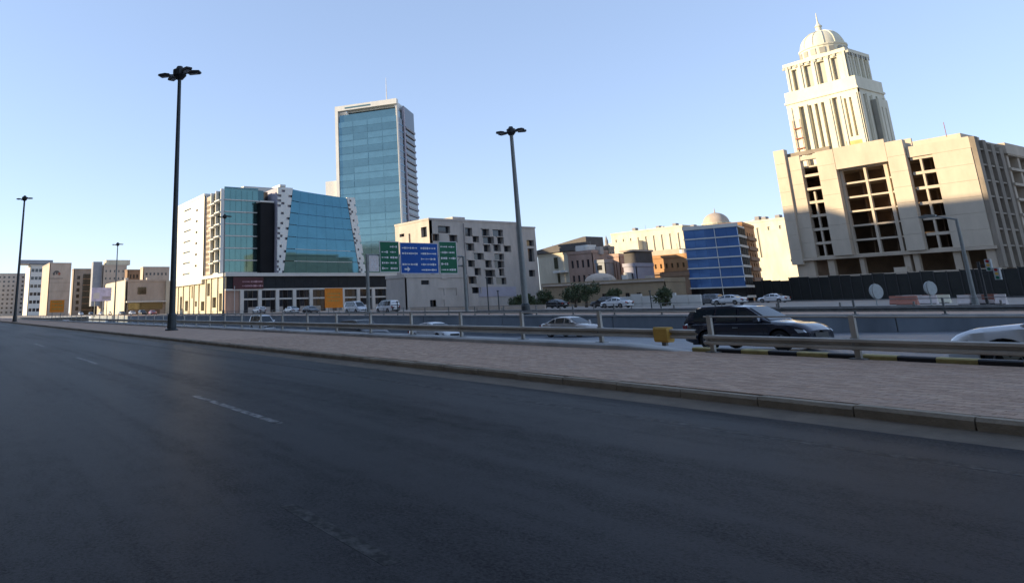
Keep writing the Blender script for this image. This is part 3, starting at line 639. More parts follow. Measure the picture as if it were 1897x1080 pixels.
for i in range(1, nrow):
    t = i/nrow; l_, r_ = edge(t, 0); q = [(.9-.3*t, l_+(r_-l_)*s, zb_+(ztop(s)-zb_)*t) for s in (0.12, .5, .92)]
    b = MB()
    for a, c in zip(q, q[1:]): b.tube((a[0]+.05, a[1], a[2]), (c[0]+.05, c[1], c[2]), .10, n=6)
    obj('transom', b, 'white_trim' if i < 3 else 'spandrel_blue', e)
bb = MB(); bb.add([(.5, A[0], zb_), (.5, Dq[0], zb_), (.1, Cq[0], Cq[1]-.2), (.1, Bq[0], Bq[1]-.2), (-14, A[0], zb_), (-14, Dq[0], zb_), (-14, Cq[0], Cq[1]-.2), (-14, Bq[0], Bq[1]-.2)],
    [(0, 1, 2, 3), (7, 6, 5, 4), (0, 4, 5, 1), (1, 5, 6, 2), (2, 6, 7, 3), (3, 7, 4, 0)]); obj('core', bb, 'glass_black', e)
bx('base_band', e, -1, 1.3, yb1, Dq[0]+1.5, 11.3, 11.6, 'white_trim')
def flank(l0, r0, l1, r1, z1, nm):
    b = MB(); n = 34
    for k in range(n):
        t0, t1 = k/n, (k+1)/n
        for j in range(4):
            if (k*7 + j*5 + k*j*3) % 13 < 3: continue
            def q(s, t): a = l0+(l1-l0)*t; c = r0+(r1-r0)*t; return (a+(c-a)*s, zb_+(z1-zb_)*t)
            s0, s1 = j/4, (j+1)/4; pts = [q(s0, t0), q(s1, t0), q(s1, t1), q(s0, t1)]
            xo = 1.1-.3*(t0+t1)/2; b.prism(pts, 'x', xo-.5, xo)
    obj(nm, b, 'white_wall', e)
    b2 = MB(); b2.add([(.3, l0, zb_), (.3, r0, zb_), (.05, r1, z1), (.05, l1, z1), (-10, l0, zb_), (-10, r0, zb_), (-10, r1, z1), (-10, l1, z1)], [(0, 1, 2, 3), (7, 6, 5, 4), (0, 4, 5, 1), (1, 5, 6, 2), (2, 6, 7, 3), (3, 7, 4, 0)]); obj('flank_backing', b2, 'mauve_panel', e)
flank(yb1+.1, A[0]-.1, f.S(513, 351)[0], Bq[0]-.1, Bq[1]+.3, 'perforated_flank'); flank(Dq[0]+.1, f.S(675, 505)[0], Cq[0]+.1, f.S(655, 367)[0], Cq[1]+.1, 'perforated_flank')
f = Frame('white_roof_block', 'pale white block peeking over the roofs behind the teal glass block', 520, 578, X=-215); e = f.e
zt = f.S(490, 344)[1]; block(e, 14, 2, zt, 'white_wall', [], [], x0=0)
ya = f.S(452, 344)[0]; bx('roof_volume', e, -14, -.2, ya, -.05, 20, zt-.6, 'white_trim'); bx('roof_volume', e, -12, .0, 2.05, f.S(533, 350)[0], 20, zt-.3, 'white_wall')

# ---------- glass tower
f = Frame('glass_tower', 'tall blue glass office tower with white frame and rooftop mast', 750, 560, Y=190, rz=38); e = f.e
Wt = -f.F(630, 365)[0]; Ht = f.F(742, 192)[1]; nfl = 27; dz = (Ht-6)/nfl; Dt = f.S(776, 400)[0]; Dt = min(Dt, 40)
bx('core', e, -Wt+.5, -.6, .6, Dt, 0, Ht-2, 'glass_tower_dark')
for k in range(nfl):
    za = k*dz; m = 'glass_tower' if k not in (13, 14, 17, 20, 22, 25) else 'glass_tower_dark'
    nn = 4
    for j in range(nn):
        a = -Wt + .1 + j*(Wt-.2)/nn; bx('glass_panel', e, a+.05, a+(Wt-.2)/nn-.05, .1+.12*random.random(), .5, za+.55, za+dz, m if random.random() < .93 else 'glass_tower_dark')
    bx('spandrel', e, -Wt, -.1, .22, .55, za, za+.5, 'glass_tower_dark')
    bx('side_window', e, -.5, -.1, 2.3, 10.9, za+.5, za+dz, 'glass_black'); bx('side_band', e, -.5, .0, 2.3, 10.9, za-.1, za+.45, 'spandrel_blue')
    bx('side_balcony', e, -.4, .5, 14, Dt-.5, za, za+1.0, 'blue_grey_wall')
bx('side_pier', e, -.6, .25, .62, 2.2, 0, Ht+.2, 'white_trim'); bx('side_pier', e, -.6, .5, 11, 12.6, 0, Ht+1.5, 'mauve_panel'); bx('side_wall', e, -.6, -.15, 12.7, Dt, 0, Ht+2.5, 'glass_black')
bx('frame', e, -Wt-1.7, -Wt-.05, -.4, Dt, 0, Ht+3.0, 'white_wall'); bx('frame', e, -Wt-.045, .3, -.4, 2.5, Ht+.3, Ht+3.0, 'white_wall')
bx('roof_slot', e, -Wt+4, -14, -.5, -.42, Ht+1.1, Ht+1.9, 'spandrel_teal'); bx('roof_room', e, -Wt+4, -2, 3, Dt-2, Ht-.5, Ht+3.6, 'white_wall')
bx('corner_strip', e, -.1, .3, -.2, .61, 0, Ht-.85, 'white_trim')
obj('mast', MB().tube((-7, 6, Ht+5), (-7, 6, Ht+17), .28, .1, n=8), 'white_trim', e)
bx('side_shaft', e, -Wt-9, -Wt-2.65, 2, 14, 0, f.F(610, 335)[1], 'white_wall')
# small white pavilion and shopfront to the right of the slanted glass
f = Frame('white_kiosk', 'small white glazed pavilion between the slanted glass block and road signs', 700, 578, X=-150, cat='kiosk'); e = f.e
# ---------- far left row
def simple(name, label, xm, X, xl, xr, ytop, m, wm='glass_dark', nF=0, nS=(4, 6), group='buildings far down the road', z0=1.5, fr=(.5, .5), xtra=None):
    f = Frame(name, label, xm, 575, X=X, group=group); W = max(6, -f.F(xl, 560)[0]) if xl < xm else 12; W = min(W, 40); Dp = f.S(xr, 560)[0]; H = f.S((xm+xr)/2, ytop)[1]
    oS = rows(.8, Dp-.8, nS[0], z0, H-.8, nS[1], *fr) if nS[0] else []
    oF = rows(-W+1, -.8, nF, z0, H-.8, nS[1], .5, .5) if nF else []
    block(f.e, W, Dp, H, m, oF, oS, wm, .5); return f, W, Dp, H
simple('apartment_block', 'grey apartment block with rows of small windows at the far left', -30, -700, -80, 62, 508, 'grey_stone', nS=(10, 9), fr=(.45, .4))
f, W, Dp, H = simple('flat_roof_office', 'pale office with wide overhanging flat roof behind the hotel', 50, -640, 40, 90, 492, 'white_trim', nS=(5, 6), fr=(.8, .4))
bx('roof_overhang', f.e, -20, 2, -8, Dp+1, H+1.2, H+4.5, 'blue_grey_wall'); bx('roof_post', f.e, -6, -4, 1, 2, H+.8, H+1.19, 'white_trim')
f, W, Dp, H = simple('beige_hotel', 'plain beige hotel block with dark emblem near its roof', 86, -470, 74, 128, 489, 'beige_wall', nS=(0, 0))
cy, cz = f.S(105, 506)
for (a, b_, c, d) in ((-1.6, 1.6, .3, 1.0), (-2.2, -1.0, -1.2, .29), (1.0, 2.2, -1.2, .29), (-.5, .5, -.8, .29), (-1.0, 1.0, 1.02, 1.5)): bx('emblem', f.e, .003, .15, cy+a, cy+b_, cz+c, cz+d, 'roof_dark' if a < 0 else 'rust_red')
bx('lettering', f.e, .003, .12, cy-4.5, cy+4, cz-3.6, cz-3.0, 'beige_dark')
for k in range(4): bx('joint_band', f.e, .003, .06, .5, Dp-.5, 4+k*5.4, 4.2+k*5.4, 'beige_dark')
f, W, Dp, H = simple('slot_window_block', 'dull beige block with a dark glazed middle strip', 132, -440, 130, 186, 500, 'beige_dark', nS=(0, 0))
y2 = f.S(153, 530)[0]; y3 = f.S(183, 530)[0]
bx('glazed_strip', f.e, -.2, .3, y2, y3-1, .5, H-2.5, 'glass_black')
for k in range(6): bx('window', f.e, .003, .1, 2.2, 3.8, 3+k*3.6, 5.0+k*3.6, 'glass_black'); bx('floor_band', f.e, .31, .5, y2, y3-1, 3+k*3.6, 3.4+k*3.6, 'brown_wall')
f, W, Dp, H = simple('stepped_beige_block', 'beige block with stepped roof behind the low cream building', 186, -420, 180, 232, 493, 'beige_wall', nS=(5, 6), fr=(.3, .3))
bx('roof_room', f.e, -9, -1, 2, Dp+2, H+.8, H+3.6, 'cream_wall'); bx('roof_tower', f.e, -8, -2, -5, 0, 5, H+2.6, 'blue_grey_wall')
simple('brown_window_block', 'small brown block with dark windows and white edge', 233, -360, 230, 258, 502, 'brown_wall', nS=(3, 5)); simple('flat_beige_block', 'flat roofed beige block just left of the tall lamp', 262, -340, 258, 312, 497, 'beige_wall', nS=(6, 5), fr=(.5, .3))
f, W, Dp, H = simple('low_cream_building', 'low cream building with sunlit corner pillars at the left', 232, -270, 196, 306, 522, 'beige_wall', nS=(0, 0))
bx('corner_pillar', f.e, -W, .4, -.5, -.16, 0, H+.4, 'cream_wall'); bx('corner_pillar', f.e, -2, .6, Dp+.01, Dp+2.5, 0, H+.3, 'cream_wall'); a, z = f.S(255, 540); bx('window', f.e, .003, .2, a, a+3.2, z-1, z+1.6, 'glass_black')
bx('window_band', f.e, .003, .25, 1, Dp-1, 2.2, 4.6, 'glass_bronze'); bx('canopy', f.e, .003, 2.0, 0, Dp, 4.8, 5.3, 'white_trim'); bx('shopfront', f.e, .003, .2, 1, Dp-2, .2, 2.0, 'brown_wall')
bb = Frame('billboard', 'pale lilac roadside billboard in front of the low cream building', 168, 565, X=-250, cat='billboard'); w_ = bb.S(206, 545)[0]; za, zc = bb.S(185, 558)[1], bb.S(185, 533)[1]
bx('panel', bb.e, 0, .3, 0, w_, za, zc, 'billboard'); bx('printed_band', bb.e, .303, .32, w_*.55, w_*.95, za+.6, za+1.6, 'mauve_panel'); bx('printed_band', bb.e, .303, .32, w_*.1, w_*.4, za+.8, za+2.8, 'letter_white')
for t in (.2, .8): obj('leg', MB().tube((.1, w_*t, 0), (.1, w_*t, za), .15, n=8), 'pole_grey', bb.e)
# ---------- villas and houses in the middle
def house(name, label, xm, Y, xl, xr, ytop, m, nF=(3, 2), nS=(2, 2), wm='glass_dark', z0=1.0, H=None, fr=(.45, .5), Dmin=6):
    f = Frame(name, label, xm, 565, Y=Y, group='houses between the grey building and the blue office'); W = -f.F(xl, 520)[0]; H = H or f.F((xl+xm)/2, ytop)[1]; Dp = max(Dmin, f.S(xr, 520)[0]) if xr > xm else Dmin
    oF = rows(-W+.5, -.5, nF[0], z0, H-.6, nF[1], *fr) if nF[0] else []; oS = rows(.6, Dp-.6, nS[0], z0, H-.6, nS[1], *fr) if nS[0] else []
    block(f.e, W, Dp, H, m, oF, oS, wm, .35); return f, W, Dp, H
f, W, Dp, H = house('cream_villa', 'sunlit cream villa with dark sloping roof right of the grey building', 1062, 150, 1000, 1066, 473, 'cream_wall', (0, 0), (0, 0))
u, z = f.F(1030, 485); bx('window', f.e, u-.7, u+.7, -.1, -.003, z-2, z+1.2, 'glass_bronze'); bx('window', f.e, u+.2, u+1.0, -.1, -.003, 3, z-2.5, 'glass_bronze'); bx('canopy', f.e, u-.4, -.5, -1.2, -.003, z-3.2, z-2.6, 'white_wall')
rf = MB().prism([(-W-1, H+.8), (7.5, H+.8), (7.5, H+4.2), (6.5, H+4.2), (-W-1, H+1.6)], 'y', -.8, Dp); obj('roof', rf, 'roof_dark', f.e)
f, W, Dp, H = house('brown_villa', 'brown villa with dark windows and open veranda', 1106, 138, 1056, 1112, 470, 'pink_wall', (4, 3), (1, 3)); bx('veranda', f.e, -W+.4, -.3, -1.4, -.16, 5.2, 5.6, 'brown_wall'); bx('veranda_shade_panel', f.e, -W+.6, -.6, -.14, -.02, 1.5, 5.1, 'glass_black'); bx('roof_room', f.e, -W+2, -W+6, 1, 4, H+.76, H+2.2, 'white_wall')  # black panel on the front paints the shade under the veranda slab
f, W, Dp, H = house('grey_blue_house', 'grey blue plain house below the small minaret', 1128, 132, 1106, 1134, 487, 'blue_grey_wall', (0, 0), (0, 0)); bx('window', f.e, -W+.5, -.8, -.1, -.003, H-1.6, H-.5, 'glass_black')
f = Frame('minaret', 'short square minaret with spire above the houses', 1138, 565, Y=160, cat='minaret', group='houses between the grey building and the blue office'); zt = f.F(1126, 461)[1]
mw = 2.6; block(f.e, mw, mw, zt, 'beige_dark', rows(-mw+.2, -.2, 2, zt-2.6, zt-.6, 1, .5, .7), rows(.2, mw-.2, 2, zt-2.6, zt-.6, 1, .5, .7), 'glass_black', .2)
obj('spire', MB().lathe([(.9, zt+.75), (.9, zt+1.0), (.45, zt+1.2), (.45, zt+2.4), (.15, zt+3.4), (0, zt+4)], 10, (-mw/2, mw/2, 0)), 'grey_stone_dark', f.e)
f, W, Dp, H = house('brown_gabled_house', 'brown house with tall dark slots beside the minaret', 1156, 135, 1130, 1160, 476, 'pink_wall', (3, 1), (0, 0), 'glass_black', 2, fr=(.35, .8))
f, W, Dp, H = house('lilac_white_house', 'pale lilac house with dark roof terrace in the middle distance', 1186, 128, 1158, 1190, 494, 'mauve_panel', (2, 2), (0, 0)); bx('roof_terrace', f.e, -W, 0, .5, Dp, H+.76, H+3.2, 'roof_dark'); bx('roof_slab', f.e, -W-.4, .4, -.4, Dp, H+3.21, H+3.6, 'beige_wall'); bx('awning', f.e, -W+.8, -1.2, -1.2, -.003, H-2.6, H-1.2, 'white_trim')
f, W, Dp, H = house('orange_house', 'orange rendered house with projecting upper storey and small windows', 1286, 138, 1190, 1290, 478, 'orange_wall', (8, 1), (0, 0), 'glass_bronze', 11.8 - 4.5, H=None, fr=(.35, .45))
bx('balcony', f.e, -W, .2, -.9, -.16, 6.6, 7.1, 'brown_wall'); bx('lower_wall', f.e, -W, 0, -.14, -.01, 0, 6.4, 'brown_wall')
for k in range(7): bx('window', f.e, -W+1+k*1.9, -W+1.8+k*1.9, -.2, -.145, 3.6, 5.6, 'glass_black')
bx('roof_room', f.e, -W+.5, -W+9, 2, 6, H+.76, H+2.0, 'beige_wall')
f, W, Dp, H = house('brown_low_house', 'dark brown low house in front of the orange house', 1284, 122, 1226, 1288, 512, 'brown_wall', (3, 1), (0, 0), 'glass_dark', 2.6, fr=(.3, .5))
f, W, Dp, H = house('tan_compound', 'long tan compound building with small white dome', 1236, 112, 1004, 1240, 527, 'tan_wall', (0, 0), (0, 0)); 
for u in (-24, -22.2, -20.5, -14, -8.5, -6): bx('window', f.e, u, u+.8, -.1, -.003, 1.0, 2.6, 'glass_black')
bx('ledge', f.e, -W-.2, .2, -.35, -.155, H+.1, H+.45, 'beige_wall')
u = f.F(1086, 520)[0]; obj('dome', MB().lathe([(3.1*math.cos(a), H+.76+1.7*math.sin(a)) for a in [i*math.pi/2/7 for i in range(8)]], 20, (u, 4.2, 0)), 'beige_wall', f.e, smooth=True)
f = Frame('white_yard_wall', 'low white yard wall in front of the brown houses', 1300, 565, Y=98, cat='wall'); W = -f.F(1150, 560)[0]
for k in range(7): bx('wall_panel', f.e, -W+k*W/7+.03, -W+(k+1)*W/7-.03, 0, .3, 0, 1.9 + .35*(k % 3 == 1), 'white_trim')
f = Frame('yard_fence', 'low grey block wall at the foot of the grey building', 1010, 572, Y=80, cat='wall'); W = -f.F(760, 572)[0]
for k in range(9): bx('wall_panel', f.e, -W+k*W/9+.02, -W+(k+1)*W/9-.02, 0, .3, 0, 1.0, 'beige_wall')
D.objects.remove(D.objects['white_kiosk'])

# ---------- row of buildings on the camera's side of the road (out of frame; they shade the street and show in the glass)
xs = [(-420, -300, 9), (-298, -242, 12), (-240, -201, 48), (-200.5, -181, 65.5), (-180.5, -171.5, 61), (-171, -156, 64), (-155.5, -110, 67), (-109.5, -62, 60), (-61.5, -12, 57), (-11.5, 45, 58)]
for i, (a, b_, hh) in enumerate(xs):
    e = empty('roadside_block', (b_, -14.5, 0)); tag(e, ['long low', 'low', 'square', 'narrow tall', 'slim', 'taller', 'broad', 'wide tall', 'plain', 'rightmost'][i] + ' beige office block on the near side of the road, out of frame', 'building', 'office blocks on the near side of the road')
    w_ = b_-a; bx('body', e, -w_, 0, -24, 0, 0, hh, ('beige_wall', 'cream_wall', 'beige_dark')[i % 3]); bx('roof_edge', e, -w_-.1, .1, -24.1, .15, hh+.003, hh+.6, 'beige_wall')
    for k in range(int(hh/4)): bx('window_band', e, -w_+1.5, -1.5, .003, .15, 1.6+k*4, 3.4+k*4, 'glass_dark')

# ------------------------------------------------------------------ signs
f = empty('sign_gantry', (-76, 46.1, 0)); tag(f, 'overhead road sign gantry with green and blue direction panels', 'road sign'); e = f
for y in (0, 15.8):
    obj('post', MB().tube((0, y, 0), (0, y, 7.6), .26, .2, n=12), 'pole_grey', e); bx('base_plate', e, -.45, .45, y-.45, y+.45, 0.1, .16, 'pole_grey')
for z in (6.3, 7.6): obj('beam', MB().tube((-.3, 0, z), (-.3, 15.8, z), .13, n=8), 'pole_grey', e)
for k in range(12): obj('brace', MB().tube((-.3, k*1.3, 6.3 if k % 2 else 7.6), (-.3, k*1.3+1.3, 7.6 if k % 2 else 6.3), .05, n=6), 'pole_grey', e)
def sign_panel(y0, y1, z0, z1, m, seed):
    rnd = random.Random(seed); p = bx('sign_panel', e, .0, .08, y0, y1, z0, z1, m)
    bd = MB(); 
    for (a, b_, c, d) in ((y0, y1, z0, z0+.08), (y0, y1, z1-.08, z1), (y0, y0+.08, z0+.081, z1-.081), (y1-.08, y1, z0+.081, z1-.081)): bd.box(.083, .09, a, b_, c, d)
    obj('sign_border', bd, 'letter_white', e)
    lt = MB(); nrow = 5; zr = (z1-z0-.5)/nrow
    for i in range(nrow):
        zc = z1 - .35 - zr*(i+.5); yy = y0+.3
        for half in (0, 1):
            ye = y0 + .3 + (y1-y0-.6)*(.46 if half == 0 else 1); yy = max(yy, y0+.3+(y1-y0-.6)*(.54 if half else 0))
            if rnd.random() < .15: continue
            while yy < ye-.12:
                ww = rnd.uniform(.1, .34); hh = rnd.uniform(.10, .3); lt.box(.083, .092, yy, min(yy+ww, ye), zc-hh/2, zc+hh/2); yy += ww + rnd.uniform(.03, .12)
    obj('lettering', lt, 'letter_white', e)
    if m == 'sign_blue': obj('arrow', MB().prism([(y0+.6, z0+.5), (y0+1.1, z0+.5), (y0+1.1, z0+.25), (y0+1.5, z0+.6), (y0+1.1, z0+.95), (y0+1.1, z0+.7), (y0+.6, z0+.7)], 'x', .083, .092), 'letter_white', e)
sign_panel(1.9, 4.95, 5.4, 9.4, 'sign_green', 1); sign_panel(5.1, 11.35, 5.2, 9.3, 'sign_blue', 2); sign_panel(11.5, 14.6, 5.2, 9.6, 'sign_green', 3); sign_panel(.25, 1.7, 5.5, 7.5, 'barrier_white', 4)
def board(name, label, X, y0, y1, z0, z1, zb):
    e = empty(name, (X, (y0+y1)/2, zb)); tag(e, label, 'sign', 'orange roadworks boards'); w2 = (y1-y0)/2
    b = MB().box(0, .06, -w2, w2, z0-zb, z1-zb); obj('panel', b, 'sign_orange', e); rnd = random.Random(3); lt = MB()
    for i in range(3):
        yy = -w2*.7
        while yy < w2*.6: ww = rnd.uniform(.08, .3); lt.box(.062, .068, yy, yy+ww, (z0+z1)/2-zb+.5-i*.5, (z0+z1)/2-zb+.72-i*.5); yy += ww+.1
    obj('lettering', lt, 'barrier_yellow', e)
    for s in (-.6, .6): obj('leg', MB().tube((-.05, s*w2, 0), (-.05, s*w2, z1-zb), .05, n=8), 'pole_grey', e)
board('roadworks_board', 'large square orange roadworks board in front of the podium columns', -90, 47.2, 50.2, 1.05, 3.85, .1)
p0, p1 = ony(97, 556, 13.2), ony(119, 578, 13.2); board('roadworks_board', 'small distant orange roadworks board at the left', round(p0.x), 12.9, 14.9, p1.z, p0.z, .15)
def disc_sign(px, ytop, ybot, Y, label):
    p = ony(px, (ytop+ybot)/2, Y); r_ = (ony(px, ytop, Y).z - ony(px, ybot, Y).z)/2
    e = empty('round_sign', (p.x, p.y, 0)); tag(e, label, 'road sign', 'round road signs before the hoarding'); obj('disc', MB().tube((0, 0, p.z), (.12, -.05, p.z), r_, n=24), 'sign_grey', e); obj('rim', MB().lathe([(r_-.03, -.03), (r_+.03, -.03), (r_+.03, .03), (r_-.03, .03), (r_-.03, -.03)], 24), 'pole_grey', e).matrix_local = Matrix.Translation((.06, -.03, p.z)) @ Matrix.Rotation(R(90), 4, 'Y') @ Matrix.Rotation(R(0), 4, 'Z')
    obj('post', MB().tube((-.1, 0, 0), (-.1, 0, p.z+r_*.5), .06, n=8), 'sign_grey', e)
disc_sign(1622, 526, 554, 80, 'round grey sign on a short post, left of the two'); disc_sign(1722, 521, 547, 76, 'round grey sign on a thin post, right of the two')
# arm lamp
b = ony(1812, 583, 55); t = ony(1775, 405, 55); a = ony(1712, 398, 55)
e = empty('arm_lamp', (b.x, b.y, 0)); tag(e, 'grey street lamp with one long arm in front of the concrete building', 'street lamp')
obj('pole', MB().tube((0, 0, 0), (0, 0, t.z), .13, .08, n=10), 'pole_grey', e); obj('arm', MB().tube((0, 0, t.z-.05), (a.x-b.x+.5, 0, t.z+.3), .055, .04, n=8), 'pole_grey', e)
obj('lamp_head', MB().prism([(a.x-b.x-.35, t.z+.32), (a.x-b.x+.1, t.z+.46), (a.x-b.x+.6, t.z+.38), (a.x-b.x+.6, t.z+.24), (a.x-b.x-.2, t.z+.22)], 'y', -.14, .14), 'pole_grey', e); obj('base', MB().lathe([(.3, 0), (.3, .05), (.2, .1), (.17, .8), (.12, .85)], 12), 'pole_grey', e)
b = ony(1833, 577, 62); t = ony(1812, 485, 62); e = empty('traffic_signal', (b.x, b.y, 0)); tag(e, 'dark traffic signal post with two signal heads at the right', 'traffic light')
obj('post', MB().tube((0, 0, 0), (0, 0, t.z), .09, n=10), 'lamp_black', e)
for dx_, z in ((.55, 2.9), (.9, 2.3)):
    o = bx('signal_head', e, dx_-.16, dx_+.16, -.15, .12, z-.4, z+.4, 'sign_grey'); obj('bracket', MB().tube((0, 0, z), (dx_-.16, 0, z), .03, n=6), 'lamp_black', e)
    for k, m in enumerate(('sign_green', 'barrier_yellow', 'taillight')): obj('lens', MB().tube((dx_, -.16, z-.26+k*.26), (dx_, -.17, z-.26+k*.26), .1, n=12), m, e)
# water filled road barriers, red and white
jp = [(-.28, 0), (-.28, .12), (-.12, .42), (-.09, .85), (.09, .85), (.12, .42), (.28, .12), (.28, 0)]
nb = 0
lab = ['red and white road barrier at the left end of the row', 'pale road barrier second from the left of the row', 'dark red road barrier in the middle of the row', 'white road barrier right of the red one under the round sign', 'pale yellow road barrier behind the round sign post', 'pink road barrier left of the arm lamp foot', 'pink road barrier right of the arm lamp foot', 'pink road barrier beside the traffic signal']
for i, (px, yb, Y, m) in enumerate([(1668, 561, 84, 'barrier_red'), (1692, 556, 92, 'barrier_white'), (1682, 563, 80, 'barrier_red'), (1718, 561, 84, 'barrier_white'), (1742, 556, 90, 'cream_stone'), (1799, 563, 78, 'barrier_white'), (1822, 562, 78, 'barrier_red'), (1842, 561, 78, 'barrier_white')]):
    p = ony(px, yb, Y); e = empty('road_barrier', (p.x, p.y, .0)); tag(e, lab[i], 'barrier', 'plastic road barriers before the hoarding')
    obj('shell', MB().prism(jp, 'x', -.85, .85), m, e); bx('stripe', e, -.3, .3, -.10, .10, .856, .88, 'barrier_red' if m != 'barrier_red' else 'barrier_white'); bx('foot', e, -.8, .8, -.3, .3, 0, .05, 'black_trim')
# yellow terminal sleeve at the break in the near guard rail
p = ony(1230, 620, 13.85); e = empty('rail_terminal', (p.x, 13.85, .26)); tag(e, 'yellow terminal sleeve at the break in the near guard rail', 'barrier')
obj('sleeve', MB().prism([(-.10, .08), (-.13, .12), (-.13, .36), (-.10, .40), (.08, .40), (.11, .36), (.11, .12), (.08, .08)], 'x', -.17, .17), 'barrier_yellow', e)
obj('stub_post', MB().box(-.05, .05, -.04, .04, 0, .08), 'galvanised_dark', e)
# slim poles along the far pavement
for i, (px, y0, y1, Y) in enumerate([(906, 515, 580, 47), (1208, 540, 575, 66), (925, 540, 577, 52), (737, 560, 588, 44.2), (434, 530, 585, 50)]):
    t, b = ony(px, y0, Y), ony(px, y1, Y); e = empty('sign_post', (b.x, b.y, 0)); tag(e, ['slim dark post in front of the grey stone building', 'thin post with box before the tan compound', 'short post before the grey building, right of the gantry', 'short post on the far wall below the green sign', 'white ringed post at the corner of the podium'][i], 'post', 'slim posts along the far pavement')
    obj('pole', MB().tube((0, 0, 0), (0, 0, t.z), .06, n=8), 'pole_dark' if i < 4 else 'white_trim', e); bx('cap', e, -.09, .09, -.09, .09, t.z+.003, t.z+.12, 'pole_dark')

# ------------------------------------------------------------------ cars
def wheel_mesh(r, wd):
    t = MB(); n = 28
    prof = [(r*.62, -wd/2), (r*.93, -wd/2), (r, -wd*.3), (r, wd*.3), (r*.93, wd/2), (r*.62, wd/2)]
    vs = []; fs = []
    for rr, yy in prof:
        for k in range(n): a = 2*math.pi*k/n; vs.append((rr*math.cos(a), yy, rr*math.sin(a)))
    for i in range(len(prof)-1):
        for k in range(n): fs.append((i*n+k, i*n+(k+1) % n, (i+1)*n+(k+1) % n, (i+1)*n+k))
    t.add(vs, fs); rim = MB()
    for k in range(5):
        a = 2*math.pi*k/5; c, s = math.cos(a), math.sin(a); pr = Vector((-s, 0, c))
        for y in (-wd*.42, wd*.42):
            p0 = Vector((0, y, 0)); p1 = Vector((c, 0, s))*r*.64 + Vector((0, y, 0)); rim.add([p0-pr*.05, p0+pr*.05, p1+pr*.035, p1-pr*.035], [(0, 1, 2, 3)])
    rim.tube((0, -wd*.44, 0), (0, wd*.44, 0), .07, n=12)
    rg = MB(); vs = []
    for rr, yy in ((r*.64, -wd*.48), (r*.57, -wd*.46), (r*.57, wd*.46), (r*.64, wd*.48)):
        for k in range(n): a = 2*math.pi*k/n; vs.append((rr*math.cos(a), yy, rr*math.sin(a)))
    rim.add(vs, [(i*n+k, i*n+(k+1) % n, (i+1)*n+(k+1) % n, (i+1)*n+k) for i in range(3) for k in range(n)])
    disc = MB().tube((0, -wd*.2, 0), (0, wd*.2, 0), r*.6, n=20)
    return t.mesh('tyre', 'tyre', True), rim.mesh('rim', 'rim'), disc.mesh('brake_disc', 'black_trim')
def lerp(pts, x):
    for (a, za), (b, zb) in zip(pts, pts[1:]):
        if a <= x <= b: return za + (zb-za)*(x-a)/(b-a)
    return pts[0][1] if x < pts[0][0] else pts[-1][1]
def sm(pts, x, d=.06): return (lerp(pts, x-d) + lerp(pts, x) + lerp(pts, x+d))/3
KINDS = {
 'suv':   dict(L=4.65, W=1.86, H=1.61, r=.355, wb=2.70, fo=.93, top=[(-2.33, .92), (-2.25, 1.02), (-1.0, 1.02), (.9, 1.0), (1.1, 1.0), (1.9, .92), (2.2, .80), (2.33, .62)], roof=[(-2.25, 1.04), (-2.06, 1.48), (-1.65, 1.60), (-.4, 1.61), (.25, 1.57), (1.12, 1.0)], split=(-.95, -.05)),
 'sedan': dict(L=4.7, W=1.8, H=1.45, r=.325, wb=2.75, fo=.92, top=[(-2.35, .78), (-2.25, .98), (-1.5, 1.0), (-1.0, .96), (.9, .93), (1.2, .92), (2.0, .80), (2.25, .70), (2.35, .52)], roof=[(-1.75, .99), (-1.0, 1.36), (-.5, 1.44), (.1, 1.44), (.5, 1.36), (1.3, .93)], split=(-.75, .15)),
 'van':   dict(L=5.1, W=1.95, H=2.0, r=.36, wb=3.0, fo=.95, top=[(-2.55, .9), (-2.5, 1.1), (1.5, 1.08), (2.2, .98), (2.45, .8), (2.55, .6)], roof=[(-2.5, 1.12), (-2.4, 1.85), (-2.1, 1.98), (.4, 2.0), (.9, 1.9), (1.9, 1.06)], split=(-1.2, .2)),
}
